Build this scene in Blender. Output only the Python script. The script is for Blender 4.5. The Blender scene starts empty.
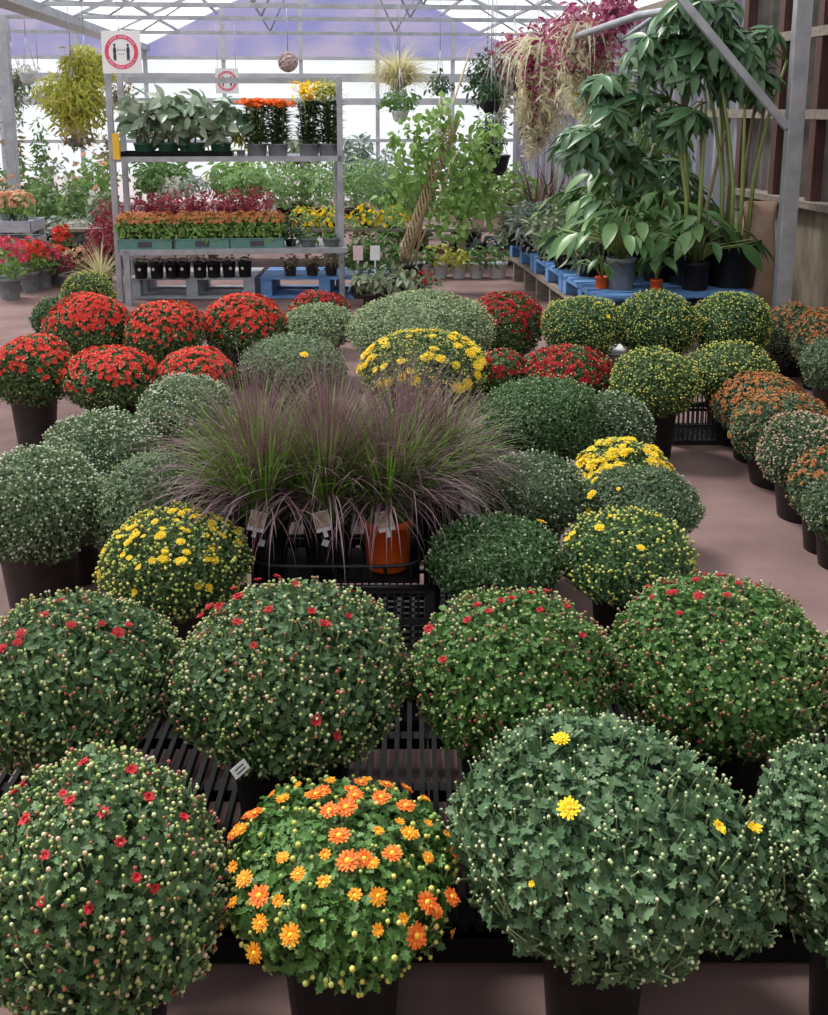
import bpy, math, random
import numpy as np
from mathutils import Vector, Matrix

random.seed(11)
rng = np.random.default_rng(11)
PI = math.pi
scene = bpy.context.scene
COL = scene.collection

# ------------------------------------------------------------------ camera
W, H = 828, 1015
F = 1050.0            # focal length in pixels
VP = 330.0            # row of the principal point
VH = 110.0            # row of the horizon
CAM_Z = 1.65
TH = math.atan((VP - VH) / F)
FWD = np.array([0, math.cos(TH), -math.sin(TH)])
UPV = np.array([0, math.sin(TH), math.cos(TH)])
CAM = np.array([0, 0, CAM_Z])


def ray(u, v):
    return FWD + np.array([1, 0, 0]) * (u - 414) / F + UPV * (VP - v) / F


def PZ(u, v, z):
    d = ray(u, v)
    return CAM + d * (z - CAM_Z) / d[2]


def PY(u, v, y):
    d = ray(u, v)
    return CAM + d * y / d[1]


def depth(p):
    return float(np.dot(np.asarray(p) - CAM, FWD))


def proj(p):
    q = np.asarray(p) - CAM
    z = np.dot(q, FWD)
    return 414 + F * q[0] / z, VP - F * np.dot(q, UPV) / z


cam_data = bpy.data.cameras.new('camera')
cam_data.sensor_fit = 'HORIZONTAL'
cam_data.sensor_width = 36
cam_data.lens = F / W * 36
cam_data.shift_y = (VP - H / 2) / W
cam_data.clip_start = 0.05
cam_data.clip_end = 300
cam = bpy.data.objects.new('camera', cam_data)
COL.objects.link(cam)
cam.location = CAM
cam.rotation_euler = (PI / 2 - TH, 0, 0)
scene.camera = cam

# ------------------------------------------------------------------ materials
MATS = {}


def _new(name):
    m = bpy.data.materials.new(name)
    m.use_nodes = True
    nt = m.node_tree
    nt.nodes.clear()
    return m, nt, nt.nodes.new('ShaderNodeOutputMaterial')


def ramp(nt, fac, stops):
    r = nt.nodes.new('ShaderNodeValToRGB')
    e = r.color_ramp.elements
    while len(e) < len(stops):
        e.new(0.5)
    for i, (p, c) in enumerate(stops):
        e[i].position = p
        e[i].color = (*c, 1)
    nt.links.new(fac, r.inputs['Fac'])
    return r.outputs['Color']


def leaf_mat(name, stops, rough=0.5, trans=0.22, spec=0.35, constant=False):
    """each leaf (mesh island) takes its own colour from the stops"""
    m, nt, out = _new(name)
    g = nt.nodes.new('ShaderNodeNewGeometry')
    if len(stops[0]) == 3:
        stops = [(i / max(1, len(stops) - 1), c) for i, c in enumerate(stops)]
    c = ramp(nt, g.outputs['Random Per Island'], stops)
    if constant:
        nt.nodes[-1].color_ramp.interpolation = 'CONSTANT'
    p = nt.nodes.new('ShaderNodeBsdfPrincipled')
    nt.links.new(c, p.inputs['Base Color'])
    p.inputs['Roughness'].default_value = rough
    p.inputs['Specular IOR Level'].default_value = spec
    if trans > 0:
        t = nt.nodes.new('ShaderNodeBsdfTranslucent')
        nt.links.new(c, t.inputs['Color'])
        mx = nt.nodes.new('ShaderNodeMixShader')
        mx.inputs[0].default_value = trans
        nt.links.new(p.outputs[0], mx.inputs[1])
        nt.links.new(t.outputs[0], mx.inputs[2])
        nt.links.new(mx.outputs[0], out.inputs[0])
    else:
        nt.links.new(p.outputs[0], out.inputs[0])
    MATS[name] = m
    return m


def blade_mat(name, stops_in, stops_out, r0, r1, trans=.2):
    '''grass blade: one colour range near the crown, another toward the tips'''
    m, nt, out = _new(name)
    g = nt.nodes.new('ShaderNodeNewGeometry')
    tc = nt.nodes.new('ShaderNodeTexCoord')
    ln = nt.nodes.new('ShaderNodeVectorMath'); ln.operation = 'LENGTH'
    nt.links.new(tc.outputs['Object'], ln.inputs[0])
    mr = nt.nodes.new('ShaderNodeMapRange')
    mr.inputs['From Min'].default_value = r0
    mr.inputs['From Max'].default_value = r1
    nt.links.new(ln.outputs['Value'], mr.inputs['Value'])
    k = len(stops_in) - 1
    a = ramp(nt, g.outputs['Random Per Island'], [(i / k, c) for i, c in enumerate(stops_in)])
    k = len(stops_out) - 1
    b = ramp(nt, g.outputs['Random Per Island'], [(i / k, c) for i, c in enumerate(stops_out)])
    mx = nt.nodes.new('ShaderNodeMixRGB')
    nt.links.new(mr.outputs[0], mx.inputs[0]); nt.links.new(a, mx.inputs[1]); nt.links.new(b, mx.inputs[2])
    p = nt.nodes.new('ShaderNodeBsdfPrincipled')
    p.inputs['Roughness'].default_value = .45
    nt.links.new(mx.outputs[0], p.inputs['Base Color'])
    t = nt.nodes.new('ShaderNodeBsdfTranslucent'); nt.links.new(mx.outputs[0], t.inputs['Color'])
    ms = nt.nodes.new('ShaderNodeMixShader'); ms.inputs[0].default_value = trans
    nt.links.new(p.outputs[0], ms.inputs[1]); nt.links.new(t.outputs[0], ms.inputs[2])
    nt.links.new(ms.outputs[0], out.inputs[0])
    MATS[name] = m
    return m


def surf_mat(name, c1, c2=None, scale=8, rough=0.6, metal=0, spec=0.4, bump=0, detail=6, stretch=(1, 1, 1), lo=.35, hi=.65):
    m, nt, out = _new(name)
    p = nt.nodes.new('ShaderNodeBsdfPrincipled')
    p.inputs['Roughness'].default_value = rough
    p.inputs['Metallic'].default_value = metal
    p.inputs['Specular IOR Level'].default_value = spec
    c2 = c2 or tuple(x * .8 for x in c1)
    tc = nt.nodes.new('ShaderNodeTexCoord')
    mp = nt.nodes.new('ShaderNodeMapping')
    mp.inputs['Scale'].default_value = stretch
    n = nt.nodes.new('ShaderNodeTexNoise')
    n.inputs['Scale'].default_value = scale
    n.inputs['Detail'].default_value = detail
    nt.links.new(tc.outputs['Object'], mp.inputs[0])
    nt.links.new(mp.outputs[0], n.inputs['Vector'])
    nt.links.new(ramp(nt, n.outputs['Fac'], [(lo, c1), (hi, c2)]), p.inputs['Base Color'])
    if bump:
        b = nt.nodes.new('ShaderNodeBump')
        b.inputs['Strength'].default_value = bump
        b.inputs['Distance'].default_value = .01
        nt.links.new(n.outputs['Fac'], b.inputs['Height'])
        nt.links.new(b.outputs[0], p.inputs['Normal'])
    nt.links.new(p.outputs[0], out.inputs[0])
    MATS[name] = m
    return m


def sheet_mat(name, c1, c2, clear, trans, scale=2, stretch=(1, 1, 1)):
    """plastic sheet: some light passes straight, some scatters through"""
    m, nt, out = _new(name)
    tc = nt.nodes.new('ShaderNodeTexCoord')
    mp = nt.nodes.new('ShaderNodeMapping')
    mp.inputs['Scale'].default_value = stretch
    n = nt.nodes.new('ShaderNodeTexNoise')
    n.inputs['Scale'].default_value = scale
    n.inputs['Detail'].default_value = 5
    nt.links.new(tc.outputs['Object'], mp.inputs[0])
    nt.links.new(mp.outputs[0], n.inputs['Vector'])
    c = ramp(nt, n.outputs['Fac'], [(.38, c1), (.62, c2)])
    d = nt.nodes.new('ShaderNodeBsdfDiffuse')
    t = nt.nodes.new('ShaderNodeBsdfTranslucent')
    tr = nt.nodes.new('ShaderNodeBsdfTransparent')
    for x in (d, t, tr):
        nt.links.new(c, x.inputs['Color'])
    m1 = nt.nodes.new('ShaderNodeMixShader')
    m1.inputs[0].default_value = trans
    nt.links.new(d.outputs[0], m1.inputs[1])
    nt.links.new(t.outputs[0], m1.inputs[2])
    m2 = nt.nodes.new('ShaderNodeMixShader')
    m2.inputs[0].default_value = clear
    nt.links.new(m1.outputs[0], m2.inputs[1])
    nt.links.new(tr.outputs[0], m2.inputs[2])
    nt.links.new(m2.outputs[0], out.inputs[0])
    MATS[name] = m
    return m


# ------------------------------------------------------------------ mesh building
class MB:
    def __init__(s):
        s.v = []; s.loops = []; s.tot = []; s.mi = []; s.sm = []; s.n = 0

    def add(s, verts, faces, mat=0, smooth=False):
        verts = np.asarray(verts, float).reshape(-1, 3)
        s.v.append(verts)
        s.loops.append(np.concatenate([np.asarray(f) for f in faces]) + s.n)
        s.tot.append(np.array([len(f) for f in faces]))
        s.mi.append(np.full(len(faces), mat))
        s.sm.append(np.full(len(faces), smooth))
        s.n += len(verts)
        return s

    def scatter(s, tmpl, pos, R, scale, mat=0, smooth=False):
        """tmpl=(verts,faces); pos (N,3); R (N,3,3) columns=x,y,z axes; scale (N,) or (N,3)"""
        tv, tf = tmpl
        N = len(pos)
        if N == 0:
            return s
        scale = np.asarray(scale, float)
        if scale.ndim == 1:
            scale = scale[:, None].repeat(3, 1)
        loc = tv[None] * scale[:, None, :]
        V = np.einsum('nij,nkj->nki', R, loc) + pos[:, None, :]
        k = len(tv)
        fl = np.concatenate([np.asarray(f) for f in tf])
        s.v.append(V.reshape(-1, 3))
        s.loops.append((fl[None] + (np.arange(N) * k)[:, None] + s.n).ravel())
        s.tot.append(np.tile(np.array([len(f) for f in tf]), N))
        s.mi.append(np.full(len(tf) * N, mat))
        s.sm.append(np.full(len(tf) * N, smooth))
        s.n += k * N
        return s

    def box(s, c, d, mat=0, rz=0, R=None):
        x, y, z = np.array(d) / 2
        v = np.array([[a, b, e] for e in (-z, z) for b in (-y, y) for a in (-x, x)], float)
        if R is not None:
            v = v @ np.asarray(R).T
        elif rz:
            cs, sn = math.cos(rz), math.sin(rz)
            v = v @ np.array([[cs, sn, 0], [-sn, cs, 0], [0, 0, 1]])
        f = [(0, 2, 3, 1), (4, 5, 7, 6), (0, 1, 5, 4), (2, 6, 7, 3), (0, 4, 6, 2), (1, 3, 7, 5)]
        return s.add(v + np.array(c), f, mat)

    def bar(s, a, b, w, h, mat=0, up=(0, 0, 1)):
        a, b = np.array(a, float), np.array(b, float)
        d = b - a; L = np.linalg.norm(d); d /= L
        up = np.array(up, float)
        x = np.cross(d, up)
        if np.linalg.norm(x) < 1e-4:
            x = np.cross(d, np.array([0, 1., 0]))
        x /= np.linalg.norm(x)
        y = np.cross(x, d)
        return s.box((a + b) / 2, (w, L, h), mat, R=np.stack([x, d, y], 1))

    def tube(s, pts, r, n=8, mat=0, smooth=True, cap=True):
        pts = np.array(pts, float)
        r = np.full(len(pts), r) if np.isscalar(r) else np.array(r)
        V = []
        ref = np.array([0.31, 0.2, 0.93])
        for i, p in enumerate(pts):
            t = pts[min(i + 1, len(pts) - 1)] - pts[max(i - 1, 0)]
            t /= np.linalg.norm(t) + 1e-12
            x = np.cross(t, ref if abs(np.dot(t, ref)) < .95 else np.array([1., 0, 0]))
            x /= np.linalg.norm(x)
            y = np.cross(t, x)
            a = np.arange(n) * 2 * PI / n
            V.append(p + r[i] * (np.cos(a)[:, None] * x + np.sin(a)[:, None] * y))
        f = []
        for i in range(len(pts) - 1):
            for j in range(n):
                k = (j + 1) % n
                f.append((i * n + j, i * n + k, (i + 1) * n + k, (i + 1) * n + j))
        if cap:
            f.append(tuple(range(n - 1, -1, -1)))
            f.append(tuple((len(pts) - 1) * n + j for j in range(n)))
        return s.add(np.concatenate(V), f, mat, smooth)

    def lathe(s, prof, n=24, c=(0, 0, 0), mat=0, smooth=True, scale=(1, 1)):
        a = np.arange(n) * 2 * PI / n
        V = np.concatenate([np.stack([r * np.cos(a) * scale[0], r * np.sin(a) * scale[1], np.full(n, z)], 1) for r, z in prof])
        f = []
        for i in range(len(prof) - 1):
            for j in range(n):
                k = (j + 1) % n
                f.append((i * n + j, i * n + k, (i + 1) * n + k, (i + 1) * n + j))
        f.append(tuple(range(n - 1, -1, -1)))
        f.append(tuple((len(prof) - 1) * n + j for j in range(n)))
        return s.add(V + np.array(c), f, mat, smooth)

    def blades(s, p0, az, el, L, w, droop, K=6, mat=0, bendp=1.4, fold=.25):
        """arching strap leaves; all args arrays of length N"""
        N = len(az)
        st = np.linspace(0, 1, K + 1)
        pos = np.array(p0, float).copy()
        if pos.ndim == 1:
            pos = np.tile(pos, (N, 1))
        h = np.stack([np.cos(az), np.sin(az), np.zeros(N)], 1)
        side = np.stack([-np.sin(az), np.cos(az), np.zeros(N)], 1)
        rows = []
        for i in range(K + 1):
            e = el - droop * st[i] ** bendp
            t = h * np.cos(e)[:, None]
            t[:, 2] += np.sin(e)
            nrm = -h * np.sin(e)[:, None]
            nrm[:, 2] += np.cos(e)
            wi = w * (0.55 + .45 * math.sin(PI * min(1, st[i] * 1.3 + .12))) * (1 - st[i] ** 3 * .95)
            rows.append(pos - side * wi[:, None] / 2)
            rows.append(pos - nrm * (wi * fold)[:, None])
            rows.append(pos + side * wi[:, None] / 2)
            pos = pos + t * (L / K)[:, None]
        V = np.stack(rows, 1)
        k = 3 * (K + 1)
        f = []
        for i in range(K):
            b = 3 * i
            f += [(b, b + 1, b + 4, b + 3), (b + 1, b + 2, b + 5, b + 4)]
        fl = np.array(f).ravel()
        s.v.append(V.reshape(-1, 3))
        s.loops.append((fl[None] + (np.arange(N) * k)[:, None] + s.n).ravel())
        s.tot.append(np.full(len(f) * N, 4))
        s.mi.append(np.full(len(f) * N, mat))
        s.sm.append(np.full(len(f) * N, True))
        s.n += k * N
        return s

    def mesh(s, name, mats):
        me = bpy.data.meshes.new(name)
        V = np.concatenate(s.v).astype(np.float32)
        L = np.concatenate(s.loops).astype(np.int32)
        T = np.concatenate(s.tot).astype(np.int32)
        me.vertices.add(len(V)); me.vertices.foreach_set('co', V.ravel())
        me.loops.add(len(L)); me.loops.foreach_set('vertex_index', L)
        me.polygons.add(len(T))
        me.polygons.foreach_set('loop_start', np.concatenate([[0], np.cumsum(T)[:-1]]).astype(np.int32))
        for m in (mats if isinstance(mats, (list, tuple)) else [mats]):
            me.materials.append(MATS[m] if isinstance(m, str) else m)
        me.polygons.foreach_set('material_index', np.concatenate(s.mi).astype(np.int32))
        me.polygons.foreach_set('use_smooth', np.concatenate(s.sm))
        me.update(calc_edges=True)
        return me

    def build(s, name, mats, parent=None, loc=None, bevel=0):
        o = bpy.data.objects.new(name, s.mesh(name, mats))
        COL.objects.link(o)
        if parent is not None:
            o.parent = parent
        if loc is not None:
            o.location = loc
        if bevel:
            b = o.modifiers.new('bevel', 'BEVEL')
            b.width = bevel; b.segments = 2; b.limit_method = 'ANGLE'
        return o


def thing(name, label, cat, loc=(0, 0, 0), rz=0, group=None):
    o = bpy.data.objects.new(name, None)
    o.empty_display_size = .1
    COL.objects.link(o)
    o.location = loc
    o.rotation_euler = (0, 0, rz)
    return tag(o, label, cat, group)


def tag(o, label=None, cat=None, group=None, kind=None):
    if label: o['label'] = label
    if cat: o['category'] = cat
    if group: o['group'] = group
    if kind: o['kind'] = kind
    return o


def structure(o):
    o['kind'] = 'structure'
    return o


def copy_tree(o, parent=None):
    c = o.copy()
    COL.objects.link(c)
    if parent is not None:
        c.parent = parent
    for ch in list(o.children):
        copy_tree(ch, c)
    return c


# ------------------------------------------------------------------ templates
def tm(v, f):
    return np.array(v, float), f


def lobed():
    r = [(.13, .10), (.33, .20), (.19, .34), (.44, .48), (.24, .60), (.31, .78), (.12, .84)]
    mid = [(0, 0), (0, .32), (0, .58), (0, .82), (0, 1)]
    V = [(0, y, -.12 * y * y) for x, y in mid]
    for sg in (1, -1):
        V += [(sg * x, y, .22 * x - .14 * y * y) for x, y in r]
    f = []
    a = 5
    f += [(0, a, a + 1, a + 2, 1), (1, a + 2, a + 3, a + 4, 2), (2, a + 4, a + 5, a + 6, 3), (3, a + 6, 4)]
    a = 12
    f += [(1, a + 2, a + 1, a, 0), (2, a + 4, a + 3, a + 2, 1), (3, a + 6, a + 5, a + 4, 2), (4, a + 6, 3)]
    return tm(V, f)


LOBED = lobed()
LOBED = (LOBED[0] * np.array([.85, 1, 1]), LOBED[1])
DIAMOND = tm([(0, 0, 0), (.3, .45, .08), (0, 1, -.1), (-.3, .45, .08), (0, .5, 0)], [(0, 1, 4), (1, 2, 4), (0, 4, 3), (4, 2, 3)])
SMALL = tm([(0, 0, 0), (.27, .5, .07), (0, 1, -.08), (-.27, .5, .07)], [(0, 1, 2), (0, 2, 3)])


def oval(w=.22, tip=1.0, droop=.25, K=5):
    V = []; f = []
    for i in range(K + 1):
        y = i / K
        x = w * math.sin(PI * min(1, .04 + y ** .85 * .97)) ** .8
        z = -droop * y * y
        V += [(-x, y, z + .35 * x), (0, y, z), (x, y, z + .35 * x)]
    for i in range(K):
        b = 3 * i
        f += [(b + 1, b, b + 3, b + 4), (b + 2, b + 1, b + 4, b + 5)]
    return tm(V, f)


OVAL = oval()
LANCE = oval(.13, droop=.35)


def bud_t():
    V = [(0, 0, 1)]; f = []
    for z, r in ((.55, .85), (-.2, .98), (-.8, .5)):
        V += [(r * math.cos(a * PI / 3), r * math.sin(a * PI / 3), z) for a in range(6)]
    for j in range(6):
        f.append((0, 1 + j, 1 + (j + 1) % 6))
        for q in (0, 1):
            a, b = 1 + q * 6, 7 + q * 6
            f.append((a + j, b + j, b + (j + 1) % 6, a + (j + 1) % 6))
    return tm(V, f)


BUD = bud_t()
PRISM = tm([(math.cos(a * 2.094), math.sin(a * 2.094), z) for z in (-1, 0) for a in range(3)], [(0, 1, 4, 3), (1, 2, 5, 4), (2, 0, 3, 5)])


def flower_mesh(name, mats, rings=((14, 1.0, .25, .0), (12, .74, .5, .03), (8, .48, .8, .05)), heart=.26, seed=1, blunt=.75):
    """double daisy bloom of unit radius, facing +Z"""
    r_ = random.Random(seed)
    mb = MB()
    for n, L, lift, z0 in rings:
        for k in range(n):
            a = 2 * PI * (k + r_.uniform(-.2, .2)) / n + n
            l = L * r_.uniform(.86, 1.05)
            w = 2 * PI * L / n * .56
            li = lift * r_.uniform(.7, 1.3)
            loc = [(.1, -w * .25, z0), (.1, w * .25, z0), (l * .6, w * .62, z0 + li * .55 * l), (l * .95, w * .4 * blunt, z0 + li * .62 * l),
                   (l * .95, -w * .4 * blunt, z0 + li * .62 * l), (l * .6, -w * .62, z0 + li * .55 * l)]
            c, s = math.cos(a), math.sin(a)
            mb.add([(x * c - y * s, x * s + y * c, z) for x, y, z in loc], [(0, 5, 2, 1), (5, 4, 3, 2)], 0, False)
    if heart:
        mb.lathe([(heart, .08), (heart * .95, .2), (heart * .6, .3), (.02, .33)], 8, mat=1)
    return mb.mesh(name, mats)


def bloom_t(n=7):
    """small far bloom as a template: two petal rows"""
    V = []; f = []
    for m, L, z, ph in ((n, 1, .12, 0), (n - 2, .62, .35, .4)):
        for k in range(m):
            a = 2 * PI * k / m + ph
            b = len(V)
            da = PI / m * .8
            V += [(0, 0, 0), (L * .8 * math.cos(a - da), L * .8 * math.sin(a - da), z), (L * math.cos(a), L * math.sin(a), z * 1.5), (L * .8 * math.cos(a + da), L * .8 * math.sin(a + da), z)]
            f.append((b, b + 1, b + 2, b + 3))
    return tm(V, f)


BLOOM = bloom_t()


def frames(n, t):
    """columns x,y,z with z=n and y close to t"""
    n = n / (np.linalg.norm(n, axis=1, keepdims=True) + 1e-9)
    y = t - (t * n).sum(1, keepdims=True) * n
    y /= np.linalg.norm(y, axis=1, keepdims=True) + 1e-9
    x = np.cross(y, n)
    return np.stack([x, y, n], 2)


def sphere_dirs(N, zmin=-1., zmax=1., bias=1.0):
    z = zmin + (zmax - zmin) * rng.random(N) ** bias
    a = rng.random(N) * 2 * PI
    r = np.sqrt(np.maximum(0, 1 - z * z))
    return np.stack([r * np.cos(a), r * np.sin(a), z], 1)


def lump(seed, amp=.05):
    g = np.random.default_rng(seed)
    K = g.normal(size=(7, 3)) * np.array([3, 3, 3, 5, 5, 7, 7])[:, None]
    ph = g.random(7) * 6.28
    A = np.array([1, 1, 1, .6, .6, .4, .4]) * amp / 2
    return lambda d: 1 + (A * np.sin(d @ K.T + ph)).sum(1)


def leafcloud(mb, c, ax, N, L, tmpl=SMALL, mat=0, inner=.35, droop=.4, up=.3, lum=.12, zmin=-1., jit=.7, wide=1.):
    """leaves through the outer shell of a lumpy ellipsoid"""
    d = sphere_dirs(N, zmin)
    lf = lump(int(rng.integers(1e6)), lum)
    r = (inner + (1 - inner) * rng.random(N) ** .5) * lf(d)
    pos = np.array(c) + d * np.array(ax) * r[:, None]
    n = d * (.6) + rng.normal(size=(N, 3)) * jit * .7 + np.array([0, 0, up])
    t = d * np.array([1, 1, .4]) + rng.normal(size=(N, 3)) * .5 - np.array([0, 0, droop])
    sc = L * rng.uniform(.65, 1.25, N)
    mb.scatter(tmpl, pos, frames(n, t), np.stack([sc * wide, sc, sc], 1), mat)
    return mb


def pot_mb(r, h, taper=.78, n=28, soil=1, z0=0, c=(0, 0)):
    lip = max(.006, r * .06)
    prof = [(r * taper, z0), (r * taper * 1.01, z0 + h * .02), (r * .965, z0 + h * .86), (r * 1.0, z0 + h * .865), (r * 1.02, z0 + h * .88),
            (r * 1.02, z0 + h * .985), (r * 1.0, z0 + h), (r * .95, z0 + h), (r * .93, z0 + h * .9), (r * .01, z0 + h * .9)]
    return MB().lathe(prof, n, c=(c[0], c[1], 0))
# ------------------------------------------------------------------ plant and pot colours
leaf_mat('mum_green', [(.055, .11, .04), (.08, .155, .058), (.125, .21, .09)])
leaf_mat('mum_bright', [(.055, .135, .028), (.085, .19, .042), (.13, .25, .07)])
leaf_mat('mum_grey', [(.055, .115, .05), (.082, .155, .072), (.13, .21, .11)], spec=.25)
leaf_mat('mum_blue', [(.075, .125, .062), (.115, .17, .09), (.175, .235, .14)], spec=.25)
leaf_mat('mum_dark', [(.045, .105, .036), (.075, .155, .052), (.13, .22, .09)])
leaf_mat('mum_olive', [(.065, .12, .035), (.10, .165, .055), (.155, .22, .085)])
leaf_mat('mum_pale', [(.15, .215, .10), (.22, .29, .155), (.30, .37, .22)])
leaf_mat('mum_sunlit', [(.115, .175, .085), (.17, .24, .13), (.25, .32, .20)], spec=.25)  # brighter leaf copy: sunlight on the left mums put into the colour
leaf_mat('bud_mixed', [(0, (.40, .45, .16)), (.42, (.62, .62, .36)), (.60, (.60, .42, .28)), (.72, (.38, .10, .07)), (.86, (.25, .38, .10))], trans=.1, constant=True)
leaf_mat('bud_redder', [(0, (.36, .42, .14)), (.40, (.60, .56, .32)), (.62, (.40, .14, .09)), (.78, (.28, .04, .04)), (.87, (.25, .38, .10))], trans=.1, constant=True)
leaf_mat('bud_yellow', [(0, (.48, .52, .12)), (.5, (.70, .62, .15)), (.8, (.30, .42, .10))], trans=.1, constant=True)
leaf_mat('bud_pale', [(0, (.42, .50, .26)), (.5, (.60, .64, .40)), (.8, (.28, .40, .18))], trans=.1, constant=True)
leaf_mat('bud_white', [(0, (.45, .50, .34)), (.5, (.70, .72, .60)), (.75, (.32, .42, .22))], trans=.1, constant=True)
leaf_mat('bud_rust', [(0, (.50, .18, .06)), (.4, (.55, .30, .12)), (.7, (.40, .38, .14)), (.9, (.42, .10, .05))], trans=.1, constant=True)
leaf_mat('bud_pink', [(0, (.48, .30, .24)), (.4, (.52, .40, .30)), (.7, (.40, .42, .22))], trans=.1, constant=True)
leaf_mat('stalk', [(.16, .24, .11), (.22, .30, .16)], trans=0)
leaf_mat('petal_red', [(.64, .03, .025), (.75, .06, .045), (.82, .13, .09)], rough=.6, trans=.15, spec=.2)
leaf_mat('petal_dark_red', [(.33, .012, .02), (.45, .02, .03), (.52, .04, .04)], rough=.6, trans=.15, spec=.2)
leaf_mat('petal_yellow', [(.80, .50, .01), (.88, .62, .02), (.92, .72, .06)], rough=.6, trans=.2, spec=.2)
leaf_mat('petal_orange', [(.78, .12, .02), (.86, .20, .03), (.85, .30, .06)], rough=.6, trans=.2, spec=.2)
leaf_mat('petal_amber', [(.82, .30, .02), (.86, .40, .03), (.80, .22, .02)], rough=.6, trans=.2, spec=.2)
leaf_mat('petal_rust', [(.42, .10, .03), (.52, .18, .06), (.50, .28, .10)], rough=.6, trans=.15, spec=.2)
leaf_mat('petal_pink', [(.62, .05, .12), (.75, .10, .18), (.80, .20, .22)], rough=.6, trans=.15, spec=.2)
leaf_mat('petal_peach', [(.75, .35, .22), (.80, .45, .30), (.75, .55, .40)], rough=.6, trans=.15, spec=.2)
leaf_mat('petal_white', [(.80, .80, .76), (.85, .85, .82)], rough=.6, trans=.2, spec=.2)
surf_mat('heart_yellow', (.75, .42, .02), (.85, .55, .05), 40)
surf_mat('pot_black', (.009, .008, .008), (.016, .014, .014), 30, rough=.45, spec=.35)
surf_mat('pot_brown', (.035, .027, .026), (.05, .04, .038), 20, rough=.5, spec=.4)
surf_mat('pot_grey', (.17, .18, .20), (.24, .25, .27), 20, rough=.5)
surf_mat('pot_orange', (.74, .095, .012), (.80, .13, .02), 10, rough=.4, spec=.4)
surf_mat('pot_white', (.62, .64, .68), (.74, .75, .78), 10, rough=.5)
surf_mat('pot_green', (.03, .11, .07), (.05, .14, .09), 10, rough=.45)
surf_mat('tray_teal', (.09, .20, .18), (.13, .26, .23), 10, rough=.5)
surf_mat('plastic_black', (.006, .006, .007), (.013, .012, .013), 14, rough=.65, spec=.12)
surf_mat('crate_black', (.016, .016, .018), (.03, .03, .032), 14, rough=.4, spec=.5)
surf_mat('card_white', (.78, .77, .78), (.84, .83, .84), 6, rough=.5)
surf_mat('card_photo', (.38, .20, .14), (.62, .52, .42), 45, rough=.4)
surf_mat('print_dark', (.05, .05, .06), (.07, .07, .08), 10)

FLOWERS = {}
for nm, seed, mats in (('red', 1, ('petal_red', 'petal_red')), ('dark_red', 2, ('petal_dark_red', 'petal_dark_red')), ('yellow', 3, ('petal_yellow', 'heart_yellow')),
                       ('orange', 4, ('petal_orange', 'heart_yellow')), ('amber', 5, ('petal_amber', 'heart_yellow'))):
    FLOWERS[nm] = flower_mesh('bloom_' + nm, mats, seed=seed)
    FLOWERS[nm + '_small'] = flower_mesh('young_bloom_' + nm, mats, rings=((9, 1.0, .75, 0), (7, .7, .95, .12)), heart=.35, seed=seed + 20)

# kind: leaf material, buds (material, share, radius, stalk), bloom cover
KINDS = {
    'redbud':  dict(leaf='mum_green', bud='bud_mixed', nb=1.9, br=.0038),
    'redbud2': dict(leaf='mum_bright', bud='bud_redder', nb=1.7, br=.0036),
    'orange':  dict(leaf='mum_bright', bud='bud_yellow', nb=.5, br=.005),
    'grey':    dict(leaf='mum_grey', bud='bud_pale', nb=1.0, br=.0033, stalk=.04),
    'blue':    dict(leaf='mum_blue', bud='bud_pale', nb=.45, br=.004),
    'plain':   dict(leaf='mum_dark', bud='bud_pale', nb=.30, br=.0045),
    'white':   dict(leaf='mum_blue', bud='bud_white', nb=.55, br=.0055),
    'dusty':   dict(leaf='mum_sunlit', bud='bud_pale', nb=.45, br=.004),  # leaf colour lightened to stand for sunlight, not dust
    'whiter':  dict(leaf='mum_sunlit', bud='bud_white', nb=1.0, br=.006),  # white buds over the same sun-lightened leaf colour
    'palebud': dict(leaf='mum_pale', bud='bud_pale', nb=.9, br=.006),
    'yellowbud': dict(leaf='mum_dark', bud='bud_yellow', nb=.95, br=.0065),
    'olivebud': dict(leaf='mum_olive', bud='bud_yellow', nb=.95, br=.0065),
    'red':     dict(leaf='mum_olive', fb=.0155, bud='bud_mixed', nb=.35, br=.006, bloom='petal_red'),
    'darkred': dict(leaf='mum_olive', bud='bud_redder', nb=.5, br=.006, bloom='petal_dark_red'),
    'yellow':  dict(leaf='mum_olive', bud='bud_yellow', nb=1.2, br=.0065),
    'rust':    dict(leaf='mum_blue', bud='bud_rust', nb=.6, br=.006, bloom='petal_rust'),
    'pinkish': dict(leaf='mum_blue', bud='bud_pink', nb=1.2, br=.0065),
}
MUM_GROUP = 'potted chrysanthemums set out on the greenhouse floor'
mum_log = []


def ellipsoid_hit(c, ax, u, v):
    d = ray(u, v) / ax
    o = (CAM - c) / ax
    a, b, q = d @ d, 2 * o @ d, o @ o - 1
    disc = b * b - 4 * a * q
    t = -b / (2 * a) if disc < 0 else (-b - math.sqrt(disc)) / (2 * a)
    p = CAM + ray(u, v) * t
    q = (p - c) / ax
    p = c + (p - c) / np.linalg.norm(q)
    n = (p - c) / ax ** 2
    return p, n / np.linalg.norm(n)


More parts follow.
